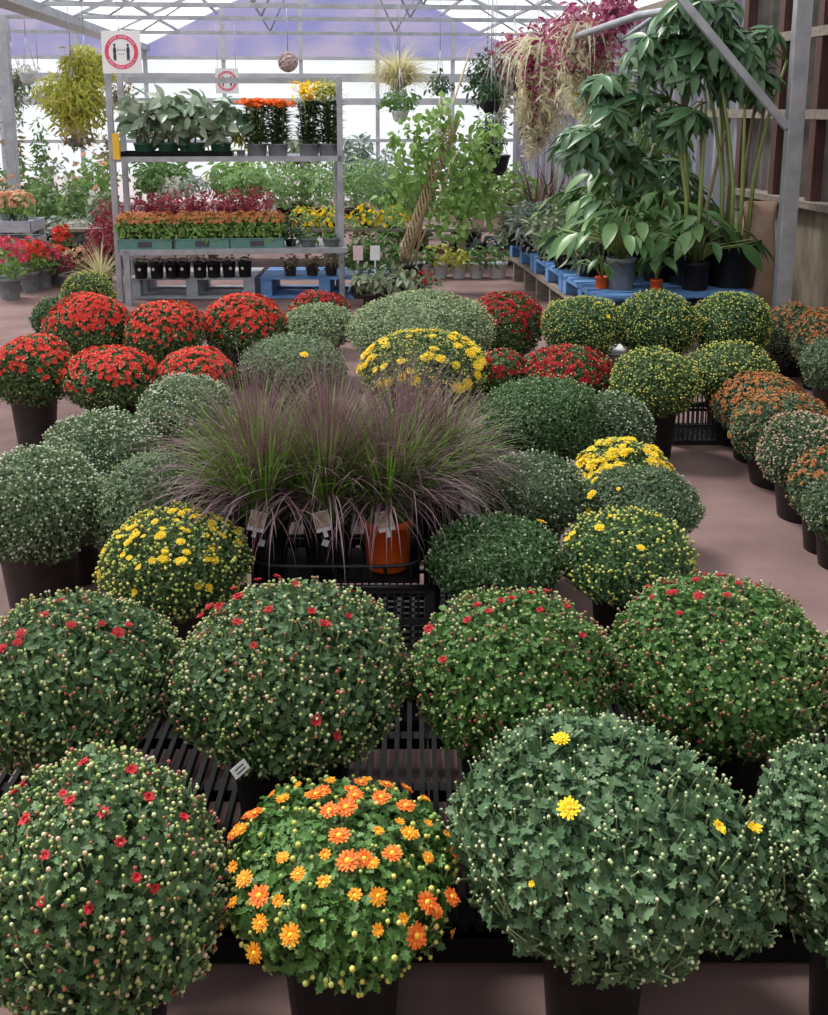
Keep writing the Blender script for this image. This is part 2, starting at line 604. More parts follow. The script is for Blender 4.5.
def mum(label, cx, top, bot, w, kind, zc=.35, zb=0., pot='pot_black', lobes=(), at=(), top_blooms=0, bloom=None, bsize=.017,
        Lf=None, cover=3.0, potr=.56, cover_bloom=.55, zspread=.35, tagat=None, tilt=0):
    k = KINDS[kind]
    cy = (top + bot) / 2
    C = PZ(cx, cy, zb + zc)
    Z = depth(C)
    a = w / 2 * Z / F
    e = (bot - top) / 2 * Z / F
    dv = C - CAM
    s2 = dv[2] ** 2 / (dv @ dv)
    c2 = (e * e - a * a * s2) / (1 - s2)
    c = math.sqrt(max(c2, (.55 * a) ** 2))
    c = min(c, 1.05 * a, zc - .05)
    ax = np.array([a, a, c])
    mum_log.append((label[:34], [round(float(x), 2) for x in C], round(a, 3), round(c, 3)))
    root = thing('chrysanthemum', label, 'chrysanthemum', (C[0], C[1], zb), 0, MUM_GROUP)
    org = np.array([C[0], C[1], zb])
    # pot
    rp = a * potr
    hp = max(.1, zc - c * .45)
    pot_mb(rp, hp).build('pot', pot, root)
    # leaves
    front = Z < 2.9
    L = Lf or (.023 if Z < 2.2 else .021 if Z < 2.9 else .0185 if Z < 4.6 else .024)
    tmpl = LOBED if Z < 2.8 else SMALL
    wide = 1.0 if front else .95
    fol = MB()
    bb = MB()
    blo = MB()
    for li, (dx, dy, dz, f_) in enumerate([(0, 0, 0, 1)] + list(lobes)):
        cc = np.array([dx, dy, zc + dz])
        aa = ax * f_
        area = 4 * PI * ((aa[0] * aa[0]) ** 1.6 / 3 + 2 * (aa[0] * aa[2]) ** 1.6 / 3) ** (1 / 1.6)
        N = int(area / (L * L * .42) * cover)
        d = sphere_dirs(N, -.88)
        lf = lump(int(rng.integers(1e6)), .055)
        base_r = lf(d)
        r = (.72 + .27 * rng.random(N) ** .6) * base_r
        pos = cc + d * aa * r[:, None]
        nn = d / aa; nn /= np.linalg.norm(nn, axis=1, keepdims=True)
        t = nn * .55 + np.array([0, 0, .55 if kind == 'grey' else .3]) + rng.normal(size=(N, 3)) * .75
        n = nn * .9 + rng.normal(size=(N, 3)) * .55 + np.array([0, 0, .3])
        sc = L * rng.uniform(.6, 1.2, N)
        fol.scatter(tmpl, pos, frames(n, t), np.stack([sc * wide, sc, sc], 1), 0)
        # twiggy heart of the plant
        g = 14
        th = np.linspace(.02, PI * .88, g)
        ph = np.arange(20) * 2 * PI / 20
        dd = np.stack([np.outer(np.sin(th), np.cos(ph)).ravel(), np.outer(np.sin(th), np.sin(ph)).ravel(), np.repeat(np.cos(th), 20)], 1)
        vv = cc + dd * aa * .74 * (lf(dd) * rng.uniform(.9, 1.06, len(dd)))[:, None]
        ff = [(i * 20 + j, (i + 1) * 20 + j, (i + 1) * 20 + (j + 1) % 20, i * 20 + (j + 1) % 20) for i in range(g - 1) for j in range(20)]
        fol.add(vv, ff, 0, False)
        # buds
        nb = int(k['nb'] * area / .00042 * .55 * (1 if Z < 2.4 else 1.25))
        d = sphere_dirs(nb, -.7, 1, .85)
        R = lf(d) * rng.uniform(.97, 1.04, nb)
        bp = cc + d * aa * R[:, None]
        nn = d / aa; nn /= np.linalg.norm(nn, axis=1, keepdims=True)
        sd = nn * .6 + rng.normal(size=(nb, 3)) * .25 + np.array([0, 0, .75])
        sd /= np.linalg.norm(sd, axis=1, keepdims=True)
        sl = k.get('stalk', .022)
        bp = bp + sd * sl * .35
        br = k['br'] * rng.uniform(.6, 1.15, nb) * (1 if Z < 2.4 else .78)
        FR = frames(sd, np.tile([.3, .9, .1], (nb, 1)))
        bb.scatter(BUD, bp, FR, br, 0, True)
        if Z < 4.6:
            bb.scatter(PRISM, bp, FR, np.stack([np.full(nb, .0016)] * 2 + [np.full(nb, sl)], 1), 1)
        if k.get('bloom'):
            nf = int(area * cover_bloom / (bsize ** 2 * 3) * (1.35 if kind == 'rust' else 1.7 if 'fb' in k else 1))
            d = sphere_dirs(nf, zspread - .75, 1, .62)
            d = d[(d[:, 2] - zspread + rng.normal(size=nf) * .22) > -.12]
            nf = len(d)
            bp = cc + d * aa * (lf(d) * rng.uniform(1.0, 1.05, nf))[:, None]
            sd = d / aa * .15 + d + rng.normal(size=(nf, 3)) * .25
            blo.scatter(BLOOM, bp, frames(sd, rng.normal(size=(nf, 3))), (.0125 if kind == 'rust' else k.get('fb', bsize)) * rng.uniform(.7, 1.15, nf), 0)
    fo = fol.build('foliage', k['leaf'], root)
    if bb.n:
        o = bb.build('buds', [k['bud'], 'stalk'], root)
        o['kind'] = 'stuff'
    if blo.n:
        o = blo.build('blossoms', k['bloom'], root)
        o['kind'] = 'stuff'

    def put(mesh, p, n, r):
        o = bpy.data.objects.new('flower', mesh)
        COL.objects.link(o)
        o.parent = root
        q = Vector(n).to_track_quat('Z', 'Y')
        o.matrix_local = Matrix.Translation(Vector(p - org)) @ q.to_matrix().to_4x4() @ Matrix.Rotation(random.random() * 6, 4, 'Z') @ Matrix.Scale(r, 4)
    for it in at:
        u, v, r = it[:3]
        fm = it[3] if len(it) > 3 else bloom
        p, n = ellipsoid_hit(C, ax, u, v)
        for (dx, dy, dz, f_) in lobes:
            p2, n2 = ellipsoid_hit(C + np.array([dx, dy, dz]), ax * f_, u, v)
            if p2[1] < p[1]:
                p, n = p2, n2
        n = n + np.array([0, -.15, .5]) + rng.normal(size=3) * .2
        put(FLOWERS[fm], p + n / np.linalg.norm(n) * .012, n / np.linalg.norm(n), r)
    for i in range(top_blooms):
        z = random.uniform(zspread, 1) if random.random() < .85 else random.uniform(-.1, zspread)
        a_ = random.random() * 2 * PI
        d = np.array([math.cos(a_) * math.sqrt(1 - z * z), math.sin(a_) * math.sqrt(1 - z * z), z])
        n = d / ax; n /= np.linalg.norm(n)
        n = n + np.array([0, -.1, .3]) + rng.normal(size=3) * .2; n /= np.linalg.norm(n)
        sm = random.random() < .3
        put(FLOWERS[bloom + ('_small' if sm else '')], C + d * ax * 1.03, n, bsize * random.uniform(.75, 1.15) * (.75 if sm else 1))
    if tagat:
        u, v, yaw = tagat
        p = PZ(u, v, zb + hp + .012) - org
        p = PY(u, v, org[1] - a * .96) - org
        mb = MB()
        R = np.array(Matrix.Rotation(yaw, 3, 'Z') @ Matrix.Rotation(-.35, 3, 'X') @ Matrix.Rotation(-.45, 3, 'Y'))
        mb.box(p, (.034, .0015, .022), 0, R=R)
        for q in range(2):
            mb.box(p + R @ np.array([0, -.0014, .004 - q * .008]), (.020, .0006, .0025), 1, R=R)
        s = mb.build('price_tag', ['card_white', 'print_dark'], root)
        s['label'] = 'small white price tag'
    return root


# ------------------------------------------------------------------ the chrysanthemums
TR = .10     # height of the black plastic pallets under the second row
# front row, on the floor
mum('big green mum full of cream and dark red buds, front left corner', 100, 768, 1012, 240, 'redbud', .36,
    at=[(u, v, r, 'dark_red_small') for u, v, r in [(24, 785, .010), (30, 825, .012), (74, 806, .011), (107, 818, .011), (46, 860, .009), (118, 846, .010), (146, 803, .011), (180, 824, .010), (136, 880, .009),
        (153, 890, .009), (90, 911, .009), (130, 777, .012), (87, 770, .011), (46, 905, .008), (65, 800, .009), (12, 790, .01)]])
OR = [(322, 240, 20), (360, 280, 20), (405, 270, 22), (500, 245, 20), (565, 270, 20), (385, 352, 22), (412, 415, 22), (530, 400, 20), (450, 405, 18), (615, 525, 21), (640, 550, 15), (583, 610, 23), (680, 515, 19),
      (172, 510, 21), (340, 225, 16), (160, 290, 18), (430, 240, 18), (415, 225, 16), (510, 212, 17), (130, 285, 16), (570, 205, 16), (690, 390, 13), (85, 338, 15), (440, 205, 15)]
AM = [(175, 578, 15), (258, 610, 19), (165, 652, 18), (130, 465, 17), (110, 330, 17), (125, 330, 15), (575, 345, 18), (485, 505, 17), (278, 450, 14), (232, 408, 13), (232, 248, 15), (480, 425, 13), (620, 405, 12)]
SM = [(620, 320, 10), (545, 318, 11), (485, 340, 11), (425, 513, 13), (345, 478, 13), (487, 597, 11), (715, 608, 10), (72, 588, 12), (107, 530, 11), (105, 428, 11), (222, 520, 11), (347, 397, 11), (360, 205, 12), (280, 215, 10), (210, 235, 11),
      (555, 565, 10), (630, 235, 10), (460, 200, 10), (300, 240, 9), (610, 250, 9), (670, 345, 8)]
at = [(200 + x / 2.76, 715 + y / 2.76, s / 1000, 'orange') for x, y, s in OR] + [(200 + x / 2.76, 715 + y / 2.76, s / 1000, 'amber') for x, y, s in AM] + \
     [(200 + x / 2.76, 715 + y / 2.76, s / 1000, 'amber_small') for x, y, s in SM]
mum('mum with orange daisy blooms and yellow buds, in the middle of the front row', 342, 788, 962, 234, 'orange', .33, at=at)
mum('large two-lobed grey green mum with tiny buds and four yellow blooms', 598, 724, 955, 282, 'grey', .38, lobes=[(.165, -.03, -.03, .60)], Lf=.031, potr=.42, cover=3.6,
    at=[(570, 812, .021, 'yellow'), (561, 745, .018, 'yellow'), (714, 834, .015, 'yellow_small'), (750, 835, .016, 'yellow_small'), (533, 886, .006, 'yellow_small')])
mum('grey green budded mum cut off by the right edge of the photo, front row', 858, 744, 950, 205, 'grey', .36, Lf=.027, potr=.40)
# second row, on the black pallets
mum('budded mum with a few dark red blooms, at the left end of the second row', 72, 597, 768, 206, 'redbud', .37, TR, tagat=(148, 763, -.5),
    at=[(u, v, r, 'dark_red') for u, v, r in [(4, 655, .019), (18, 647, .012), (23, 638, .015), (44, 620, .012), (70, 630, .012), (117, 637, .015), (128, 630, .010), (62, 606, .010), (24, 604, .010), (100, 628, .009)]])
mum('wide mum crowned with pink red buds, second row behind the orange blooms', 290, 582, 766, 232, 'redbud', .37, TR, tagat=(240, 769, .5),
    at=[(u, v, r, 'dark_red_small') for u, v, r in [(240, 603, .014), (238, 628, .012), (213, 613, .013), (222, 610, .012), (272, 615, .012), (323, 632, .017), (232, 590, .010), (258, 585, .011), (275, 583, .012),
        (312, 615, .010), (345, 620, .009), (296, 590, .010), (205, 620, .010), (255, 650, .009), (315, 722, .012), (332, 738, .010), (350, 598, .009)]])
mum('bright green mum with rusty red buds on top, third in the second row', 513, 592, 752, 204, 'redbud2', .36, TR,
    at=[(u, v, r, 'dark_red_small') for u, v, r in [(500, 606, .010), (478, 612, .012), (530, 600, .012), (545, 597, .010), (488, 618, .011), (512, 605, .011), (432, 634, .014), (445, 665, .011), (565, 612, .01), (470, 625, .011), (540, 615, .009), (580, 640, .009)]])
mum('bright green mum with a cluster of crimson blooms at its top left', 717, 580, 750, 212, 'redbud2', .36, TR,
    at=[(u, v, r, 'dark_red') for u, v, r in [(650, 593, .016), (670, 588, .017), (673, 598, .015), (655, 602, .012), (696, 585, .012), (704, 580, .012), (700, 600, .014), (727, 600, .011), (738, 588, .010), (680, 618, .009), (755, 590, .009), (720, 580, .01)]])
mum('budded mum mostly outside the photo at the right end of the second row', 862, 612, 760, 110, 'redbud2', .36, TR)
# right flank of the central block
mum('dark green mum with one yellow bloom, beside the orange pot of grass', 497, 512, 604, 134, 'plain', .33, at=[(540, 526, .020, 'yellow')], cover=3.4)
mum('dark mum with scattered yellow buds, nearest of the two by the aisle', 628, 511, 606, 130, 'yellowbud', .33,
    at=[(600, 531, .017, 'yellow'), (571, 543, .015, 'yellow_small'), (640, 551, .014, 'yellow'), (575, 538, .014, 'yellow_small'), (655, 520, .009, 'yellow_small'), (610, 520, .009, 'yellow_small')])
mum('blue green mum with yellow blooms peeping out on its left, by the aisle', 642, 465, 540, 112, 'blue', .33, cover=3.4,
    at=[(594, 497, .022, 'yellow'), (597, 483, .018, 'yellow'), (591, 510, .015, 'yellow'), (610, 470, .017, 'yellow'), (620, 492, .009, 'yellow_small')])
mum('low mum topped with golden yellow blooms, behind the blue green one', 624, 441, 505, 92, 'yellow', .31, bloom='yellow', top_blooms=75, bsize=.026, zspread=.3)
mum('grey dotted mum with pale buds, on the right of the purple grasses', 532, 454, 533, 116, 'white', .34)
mum('dense plain green mum without blooms, right of the yellow one behind the grasses', 540, 375, 466, 122, 'plain', .34, cover=3.6)
mum('grey green mum with tiny white buds, right of the dense plain green one', 613, 394, 462, 80, 'white', .26)
# behind the grasses
mum('mum with a golden yellow crown, directly behind the purple grasses', 424, 331, 412, 126, 'yellow', .35, bloom='yellow', top_blooms=99, bsize=.031, zspread=.1)
mum('broad pale green budded mum, behind the golden yellow one', 420, 293, 372, 144, 'palebud', .37)
mum('pale blue green mum with a single yellow bloom, behind the grasses', 294, 337, 396, 106, 'dusty', .34, at=[(304, 357, .026, 'yellow')])
mum('small pale green mum just behind the one with a single yellow bloom', 318, 304, 350, 76, 'palebud', .34)
# left flank
mum('grey mum with small white buds, left of the purple grasses', 188, 375, 446, 94, 'whiter', .34)
mum('dusty green mum with white buds, behind the big white-budded one at the left', 100, 411, 492, 112, 'whiter', .34)
mum('soft green mum with hardly any buds, behind the yellow one at the left', 156, 450, 566, 124, 'dusty', .35, cover=3.4)
mum('dusty green mum in a brown pot, half hidden by the big white-budded one', 80, 470, 545, 80, 'whiter', .27, pot='pot_brown')
mum('big dusty green white-budded mum in a brown pot, at the left edge', 36, 449, 566, 134, 'whiter', .36, pot='pot_brown', potr=.6)
mum('round mum with bright yellow blooms over its top left, left of the crates', 175, 510, 618, 143, 'yellow', .33, pot='pot_brown', bloom='yellow', top_blooms=99, bsize=.0155, zspread=.42)
# red ones at the back left
mum('red flowering mum in a black pot, farthest left of the red ones', 32, 336, 408, 82, 'red', .36, pot='pot_brown', potr=.58, cover_bloom=.4, zspread=.45)
mum('red flowering mum behind the leftmost red one', 90, 294, 366, 86, 'red', .36)
mum('red flowering mum third from the left in the back row of reds', 166, 302, 366, 80, 'red', .36, zspread=.3)
mum('red flowering mum at the right of the back row of reds', 244, 294, 360, 82, 'red', .36, zspread=.3)
mum('low wide red flowering mum in front, left of the grey white-budded one', 112, 347, 412, 96, 'red', .33)
mum('red flowering mum half hidden behind the grey white-budded one', 198, 349, 405, 78, 'red', .33)
mum('small red mum peeping out behind the small pale green one', 318, 291, 345, 62, 'darkred', .24)
mum('small leafy green mum behind the leftmost reds', 52, 298, 338, 40, 'plain', .34)
mum('green leafy mum left of the shelf leg', 88, 272, 322, 54, 'olivebud', .33)
# right of centre, back
mum('dark red flowering mum behind the dense plain green one, left of the wooden bench', 506, 292, 362, 74, 'darkred', .29, zspread=.3)
mum('crimson flowering mum in front of the dark red one', 566, 346, 402, 94, 'darkred', .33, cover_bloom=.75, zspread=.1)
mum('rusty red mum tucked between the pale green one and the crimson one', 500, 351, 396, 54, 'darkred', .33)
mum('yellow-budded mum in front of the corner of the blue pallet', 582, 296, 360, 80, 'yellowbud', .35, at=[(607, 318, .016, 'yellow_small'), (598, 305, .013, 'yellow_small')])
mum('dark green mum with cream buds, under the small orange pots', 657, 292, 360, 84, 'yellowbud', .35)
mum('dark green mum with cream buds, left of the steel post', 731, 292, 360, 78, 'yellowbud', .35)
mum('yellow green budded mum in a black pot at the head of the right aisle', 655, 348, 420, 86, 'olivebud', .36, potr=.55)
mum('yellow green budded mum beside the black crate', 731, 343, 405, 84, 'olivebud', .35)
# right hand row along the aisle
mum('green and orange budded mum just right of the steel post', 791, 304, 366, 62, 'rust', .25, cover_bloom=.2, potr=.68)
mum('orange tinged mum at the right edge behind the aisle row', 824, 308, 375, 62, 'rust', .29, cover_bloom=.4, potr=.68)
mum('green mum at the right edge in front of the orange tinged one', 836, 335, 396, 66, 'blue', .29, potr=.68)
mum('green mum farthest along the right aisle row', 746, 363, 428, 76, 'rust', .25, cover_bloom=.1, potr=.68)
mum('rust orange mum second from the far end of the right aisle row', 762, 374, 443, 92, 'rust', .25, cover_bloom=.7, zspread=.2, potr=.68)
mum('pale green mum with an orange top, middle of the right aisle row', 781, 391, 470, 100, 'rust', .245, cover_bloom=.28, zspread=.6, potr=.68)
mum('grey green mum with dull pink buds, right aisle row', 806, 413, 495, 88, 'pinkish', .27, potr=.68)
mum('mum with rusty buds at the right edge of the aisle row', 830, 449, 528, 78, 'rust', .245, cover_bloom=.3, potr=.68)
mum('soft green mum nearest in the right aisle row', 846, 470, 545, 84, 'blue', .225, potr=.68)
# ------------------------------------------------------------------ the setting
surf_mat('concrete_floor', (.14, .085, .08), (.245, .16, .15), 2.6, rough=.8, spec=.25, bump=.15, detail=12, lo=.3, hi=.7)
surf_mat('steel', (.33, .34, .37), (.45, .46, .50), 9, rough=.45, metal=.35)
surf_mat('steel_white', (.42, .43, .46), (.52, .53, .56), 5, rough=.5)
surf_mat('knee_concrete', (.17, .14, .10), (.30, .25, .19), 4, rough=.85, spec=.2, bump=.3, stretch=(3, 3, .8))
surf_mat('timber_red', (.07, .035, .03), (.12, .055, .045), 6, rough=.7, stretch=(8, 8, .6))
surf_mat('timber_grey', (.19, .15, .125), (.29, .24, .20), 6, rough=.75, stretch=(1, 6, 6))
surf_mat('bamboo', (.50, .36, .20), (.62, .48, .30), 7, rough=.6, stretch=(1, 1, 4))
surf_mat('pallet_blue', (.08, .20, .46), (.16, .31, .58), 9, rough=.6, stretch=(1, 4, 4))
surf_mat('pallet_grey', (.30, .33, .38), (.40, .43, .48), 9, rough=.7, stretch=(1, 4, 4))
surf_mat('sign_white', (.82, .80, .82), (.86, .85, .86), 3, rough=.4)
surf_mat('sign_red', (.72, .07, .15), (.78, .10, .19), 3, rough=.4)
surf_mat('yellow_plastic', (.82, .48, .03), (.86, .56, .06), 4, rough=.4)
surf_mat('wicker', (.42, .30, .30), (.60, .46, .45), 60, rough=.8)
sheet_mat('roof_sheet', (.93, .95, .98), (.86, .90, .95), .52, .8, 1.2, (1, 3, 1))
sheet_mat('gable_tarp', (.20, .21, .42), (.34, .31, .44), .02, .8, .9, (1, 1, 1.6))
sheet_mat('gable_glazing', (.92, .95, 1.0), (.84, .89, .95), .5, .7, 1.5)
sheet_mat('wall_sheet', (.22, .225, .26), (.36, .36, .40), .08, .35, 1.6, (1, 4, .4))
sheet_mat('wall_sheet_dull', (.09, .08, .075), (.17, .15, .14), .05, .3, 1.2, (1, 1, 3))

YB = 20.0
XR = 2.95
XL = -3.75
ANG = .09                      # the greenhouse stands slightly turned to the camera
PIV = np.array([2.95, 7.5, 0])


def turned(x, y):
    c, s = math.cos(ANG), math.sin(ANG)
    dx, dy = x - PIV[0], y - PIV[1]
    return float(PIV[0] + c * dx - s * dy), float(PIV[1] + s * dx + c * dy)


def set_turn(o):
    x, y = turned(0, 0)
    o.location = (x, y, 0)
    o.rotation_euler = (0, 0, ANG)
    return o


XA = (XR + XL) / 2
EAVE = 2.75
RISE = 1.6
WALL0 = 3.0

mb = MB(); mb.box((-3, 11, -.05), (30, 32, .1)); structure(mb.build('floor', 'concrete_floor'))


def corrugated(mb, o, du, dv, nu, pitch, amp, nrm, mat=0):
    """ribbed sheet: origin o, spans du (across the ribs) and dv (along the ribs)"""
    o, du, dv, nrm = (np.array(x, float) for x in (o, du, dv, nrm))
    L = np.linalg.norm(du)
    n = int(L / pitch * 4)
    prof = [0, 1, 1, 0]
    V = []
    for i in range(n + 1):
        p = o + du * (i / n) + nrm * amp * prof[i % 4]
        V += [p, p + dv]
    mb.add(V, [(2 * i, 2 * i + 2, 2 * i + 3, 2 * i + 1) for i in range(n)], mat)


# far gable: tarps above, a bright strip, glazing below
def gable(xl, xr, xa, nm):
    mb = MB()
    n = 16
    zb = 2.58
    for i in range(n):
        a, b = xl + (xr - xl) * i / n, xl + (xr - xl) * (i + 1) / n
        f = lambda x: EAVE + RISE * (1 - abs(x - xa) / ((xr - xl) / 2))
        mb.add([(a, YB, zb), (b, YB, zb), (b, YB, f(b)), (a, YB, f(a))], [(0, 1, 2, 3)])
    structure(set_turn(mb.build(nm + '_upper', 'gable_tarp')))
    mb = MB()
    mb.add([(xl, YB, 0), (xr, YB, 0), (xr, YB, zb), (xl, YB, zb)], [(0, 1, 2, 3)])
    structure(set_turn(mb.build(nm, 'gable_glazing')))
    mb = MB()
    for x in np.arange(xl + .05, xr, 1.38):
        top = EAVE + RISE * (1 - abs(x - xa) / ((xr - xl) / 2))
        mb.box((x, YB - .06, top / 2), (.07, .07, top))
    for z, h in ((2.56, .06), (2.22, .15), (1.80, .12), (1.1, .06)):
        mb.box((XA + (xl + xr) / 2 - XA, YB - .1, z), (xr - xl, .06, h))
    structure(set_turn(mb.build('trim_1' if xl == XL else 'trim_2', 'steel_white')))


gable(XL, XR, XA, 'wall_far')
gable(XL - (XR - XL), XL, XL - (XR - XL) / 2, 'wall_far_left')

# roofs of the two bays (their near ends are out of the photograph)
for nm, xl, xr in (('ceiling', XL, XR), ('ceiling_left', XL - (XR - XL), XL)):
    mb = MB()
    xa = (xl + xr) / 2
    y0 = 3.0
    for s, x in ((-1, xl), (1, xr)):
        corrugated(mb, (x, y0, EAVE), (0, YB - y0, 0), (xa - x, 0, RISE), 0, .30, .03, (0, 0, 1))
    structure(set_turn(mb.build(nm, 'roof_sheet')))
    mb = MB()
    for k in range(1, 5):
        for x in (xl, xr):
            t = k / 5
            p = (x + (xa - x) * t, 0, EAVE + RISE * t - .05)
            mb.bar((p[0], y0, p[2]), (p[0], YB, p[2]), .035, .04)
    mb.bar((xa, y0, EAVE + RISE - .05), (xa, YB, EAVE + RISE - .05), .08, .08)
    structure(set_turn(mb.build('beam', 'steel')))
mb = MB()
mb.bar((XL, 3, EAVE - .02), (XL, YB, EAVE - .02), .28, .1)
structure(set_turn(mb.build('trim_3', 'steel')))

# roof trusses
for y in (12.6, 14.3, 16.9):
    t = thing('roof_truss', {12.6: 'steel roof truss whose bottom chord runs along the top edge of the photo', 14.3: 'pale steel roof truss, second one back under the roof',
                             16.9: 'steel roof truss farthest back, just before the far gable'}[y], 'roof truss',
              (*turned(XA, y), EAVE), ANG, 'steel trusses under the greenhouse roof')
    hw = (XR - XL) / 2 * 2
    ch = MB(); ch.bar((-9.5, 0, .04), (hw / 2, 0, .04), .035, .05); ch.build('bottom_chord', 'steel', t)
    for s in (-1, 1):
        r = MB(); r.bar((s * hw / 2, 0, .02), (0, 0, RISE - .1), .035, .05); r.build('rafter', 'steel', t)
    w = MB()
    for k in range(-3, 4):
        x = k * .95
        zt = RISE * (1 - abs(x) / (hw / 2)) - .08
        if k % 2:
            w.tube([(x, 0, .06), (x - np.sign(k) * .6, 0, RISE * (1 - abs(x - np.sign(k) * .6) / (hw / 2)) - .1)], .014, 6)
            w.tube([(x, 0, .06), (x + np.sign(k) * .45, 0, max(.1, RISE * (1 - abs(x + np.sign(k) * .45) / (hw / 2)) - .1))], .014, 6)
    w.tube([(-hw / 2 * .6, 0, .55), (hw / 2 * .6, 0, .55)], .016, 6)
    w.build('web', 'steel', t)

# right hand wall: concrete knee wall, ribbed sheets, red studs
mb = MB(); mb.box((XR + .1, (WALL0 + 9.2) / 2, .475), (.2, 9.2 - WALL0, .95)); structure(set_turn(mb.build('wall_right_lower', 'knee_concrete')))
mb = MB(); mb.box((XR + .06, (WALL0 + 9.2) / 2, .97), (.3, 9.2 - WALL0, .05)); structure(set_turn(mb.build('sill_right', 'timber_grey')))
mb = MB(); corrugated(mb, (XR + .06, 9.2, .05), (0, YB - 9.2, 0), (0, 0, EAVE - .05), 0, .24, .055, (-1, 0, 0)); structure(set_turn(mb.build('wall_right', 'wall_sheet')))
mb = MB(); corrugated(mb, (XR + .10, WALL0, .99), (0, 9.2 - WALL0, 0), (0, 0, EAVE + .3 - .99), 0, .18, .03, (-1, 0, 0)); structure(set_turn(mb.build('wall_right_near', 'wall_sheet_dull')))
mb = MB()
for y in (4.2, 5.0, 5.8, 6.55, 7.3, 7.75, 8.4, 9.1, 10.6):
    mb.box((XR - .0, y, 1.95), (.08, .09, 1.95))
structure(set_turn(mb.build('trim_4', 'timber_red')))
mb = MB()
for z in (1.62, 2.2, 2.72):
    mb.box((XR - .02, (WALL0 + YB) / 2, z), (.05, YB - WALL0, .07))
structure(set_turn(mb.build('trim_5', 'timber_grey')))


def post(name, label, x, y, h, w, brace=None, group='galvanised posts'):
    t = thing(name, label, 'post', (x, y, 0), 0, group)
    s = MB(); s.box((0, 0, h / 2), (w, w * .8, h)); s.build('shaft', 'steel', t, bevel=.004)
    b = MB(); b.box((0, 0, .008), (w * 2, w * 2, .016))
    for a in (-1, 1):
        for c in (-1, 1):
            b.lathe([(.012, .016), (.012, .03), (.001, .031)], 6, (a * w * .75, c * w * .75, 0))
    b.build('base_plate', 'steel', t)
    if brace:
        q = MB(); q.bar(brace[0], brace[1], .05, .05)
        q.build('diagonal_brace', 'steel', t)
        q = MB(); q.box((brace[1][0] / 2 - .1, 0, max(h, brace[1][2]) + .03), (abs(brace[1][0]) + .6, .08, .1))
        q.build('tie_beam', 'steel', t)
        q = MB(); q.box((0, 0, (h + max(h, brace[1][2])) / 2), (w, w * .8, abs(brace[1][2] - h) + .06)); q.build('post_head', 'steel', t)
    return t


pb = PZ(775, 352, 0)
X0, Y0 = float(pb[0]), float(pb[1])
top = PY(783, 127, Y0)
br1 = PY(660, -6, Y0 + .1)
lean = PY(799, 0, Y0)
post('galvanised_post', 'near galvanised steel post with a diagonal brace beside the blue pallet', X0 + .02, Y0, 2.9, .105,
     ((-.05, 0, float(top[2])), (br1[0] - X0 + .3 * (br1[0] - X0), .0, float(br1[2]) + .1 + .3 * float(br1[2] - top[2]))))
q = PY(602, 150, 10.6)
post('galvanised_post', 'galvanised post behind the hanging magenta and cream baskets', float(q[0]), 10.6, 2.85, .12)
q = PY(10, 130, 13.5)
post('galvanised_post', 'galvanised post at the left edge of the photo behind the pink flowers', float(q[0]), 13.5, 2.8, .13)
# roof pipes over the right hand bench
t = thing('roof_pipe', 'grey steel pipe running along the eaves above the tall leafy plants', 'pipe', (0, 0, 0))
s = MB(); s.tube([PY(560, 42, 10.5), PY(640, 15, 8.4), PY(700, 6, 7.4), PY(790, -30, 6.4), np.array([3.06, 5.6, 2.62])], .03, 8); s.build('pipe', 'steel', t)
s = MB(); s.tube([PY(560, 35, 10.4), PY(622, 40, 9.9), PY(690, -8, 8.2)], .022, 8); s.build('side_pipe', 'steel', t)

# ------------------------------------------------------------------ display rack with signs
ra = PZ(121, 302, 0); rb = PZ(344, 296, 0)
RY = float(ra[1])
RX0, RX1 = float(ra[0]), float(rb[0])
zs2 = float(PY(230, 157, RY)[2]); zs1 = float(PY(230, 248, RY)[2])
rk = thing('display_rack', 'galvanised steel display rack with two plant shelves', 'rack', (RX0, RY, 0), ANG)
wd = RX1 - RX0
dp = .55
for x, y, h, lab in ((0, 0, 1.95, 0), (.0, dp, 1.95, 0), (wd, 0, 1.93, 0), (wd - .02, dp, 1.93, 0)):
    s = MB(); s.box((x, y, h / 2), (.05, .05, h)); s.build('post', 'steel', rk, bevel=.004)
for z in (zs1, zs2):
    s = MB()
    s.box((wd / 2 + .01, .0, z - .02), (wd, .05, .045)); s.box((wd / 2 + .01, dp, z - .02), (wd, .05, .045))
    for k in range(7):
        s.box((wd / 2, .06 + k * (dp - .12) / 6, z - .008), (wd - .06, .05, .012))
    s.build('shelf', 'steel', rk)
s = MB(); s.box((.10, -.16, zs1 / 2), (.05, .05, zs1)); s.box((wd / 2 + .05, -.16, zs1 - .02), (wd, .05, .045))
for k in range(12):
    s.box((.12 + k * (wd - .1) / 11, -.08, zs1 - .01), (.05, .14, .012))
s.build('lower_shelf_extension', 'steel', rk)
s = MB(); s.box((.04, -.032, zs2 + .09), (.055, .015, .22)); s.box((.062, .0, zs2 + .06), (.015, .06, .16)); o = s.build('bracket_cover', 'yellow_plastic', rk)
o['label'] = 'yellow plastic cover'
s = MB(); s.box((wd / 2 + .02, dp, 1.91), (wd - .1, .04, .05)); s.build('top_rail', 'steel', rk)


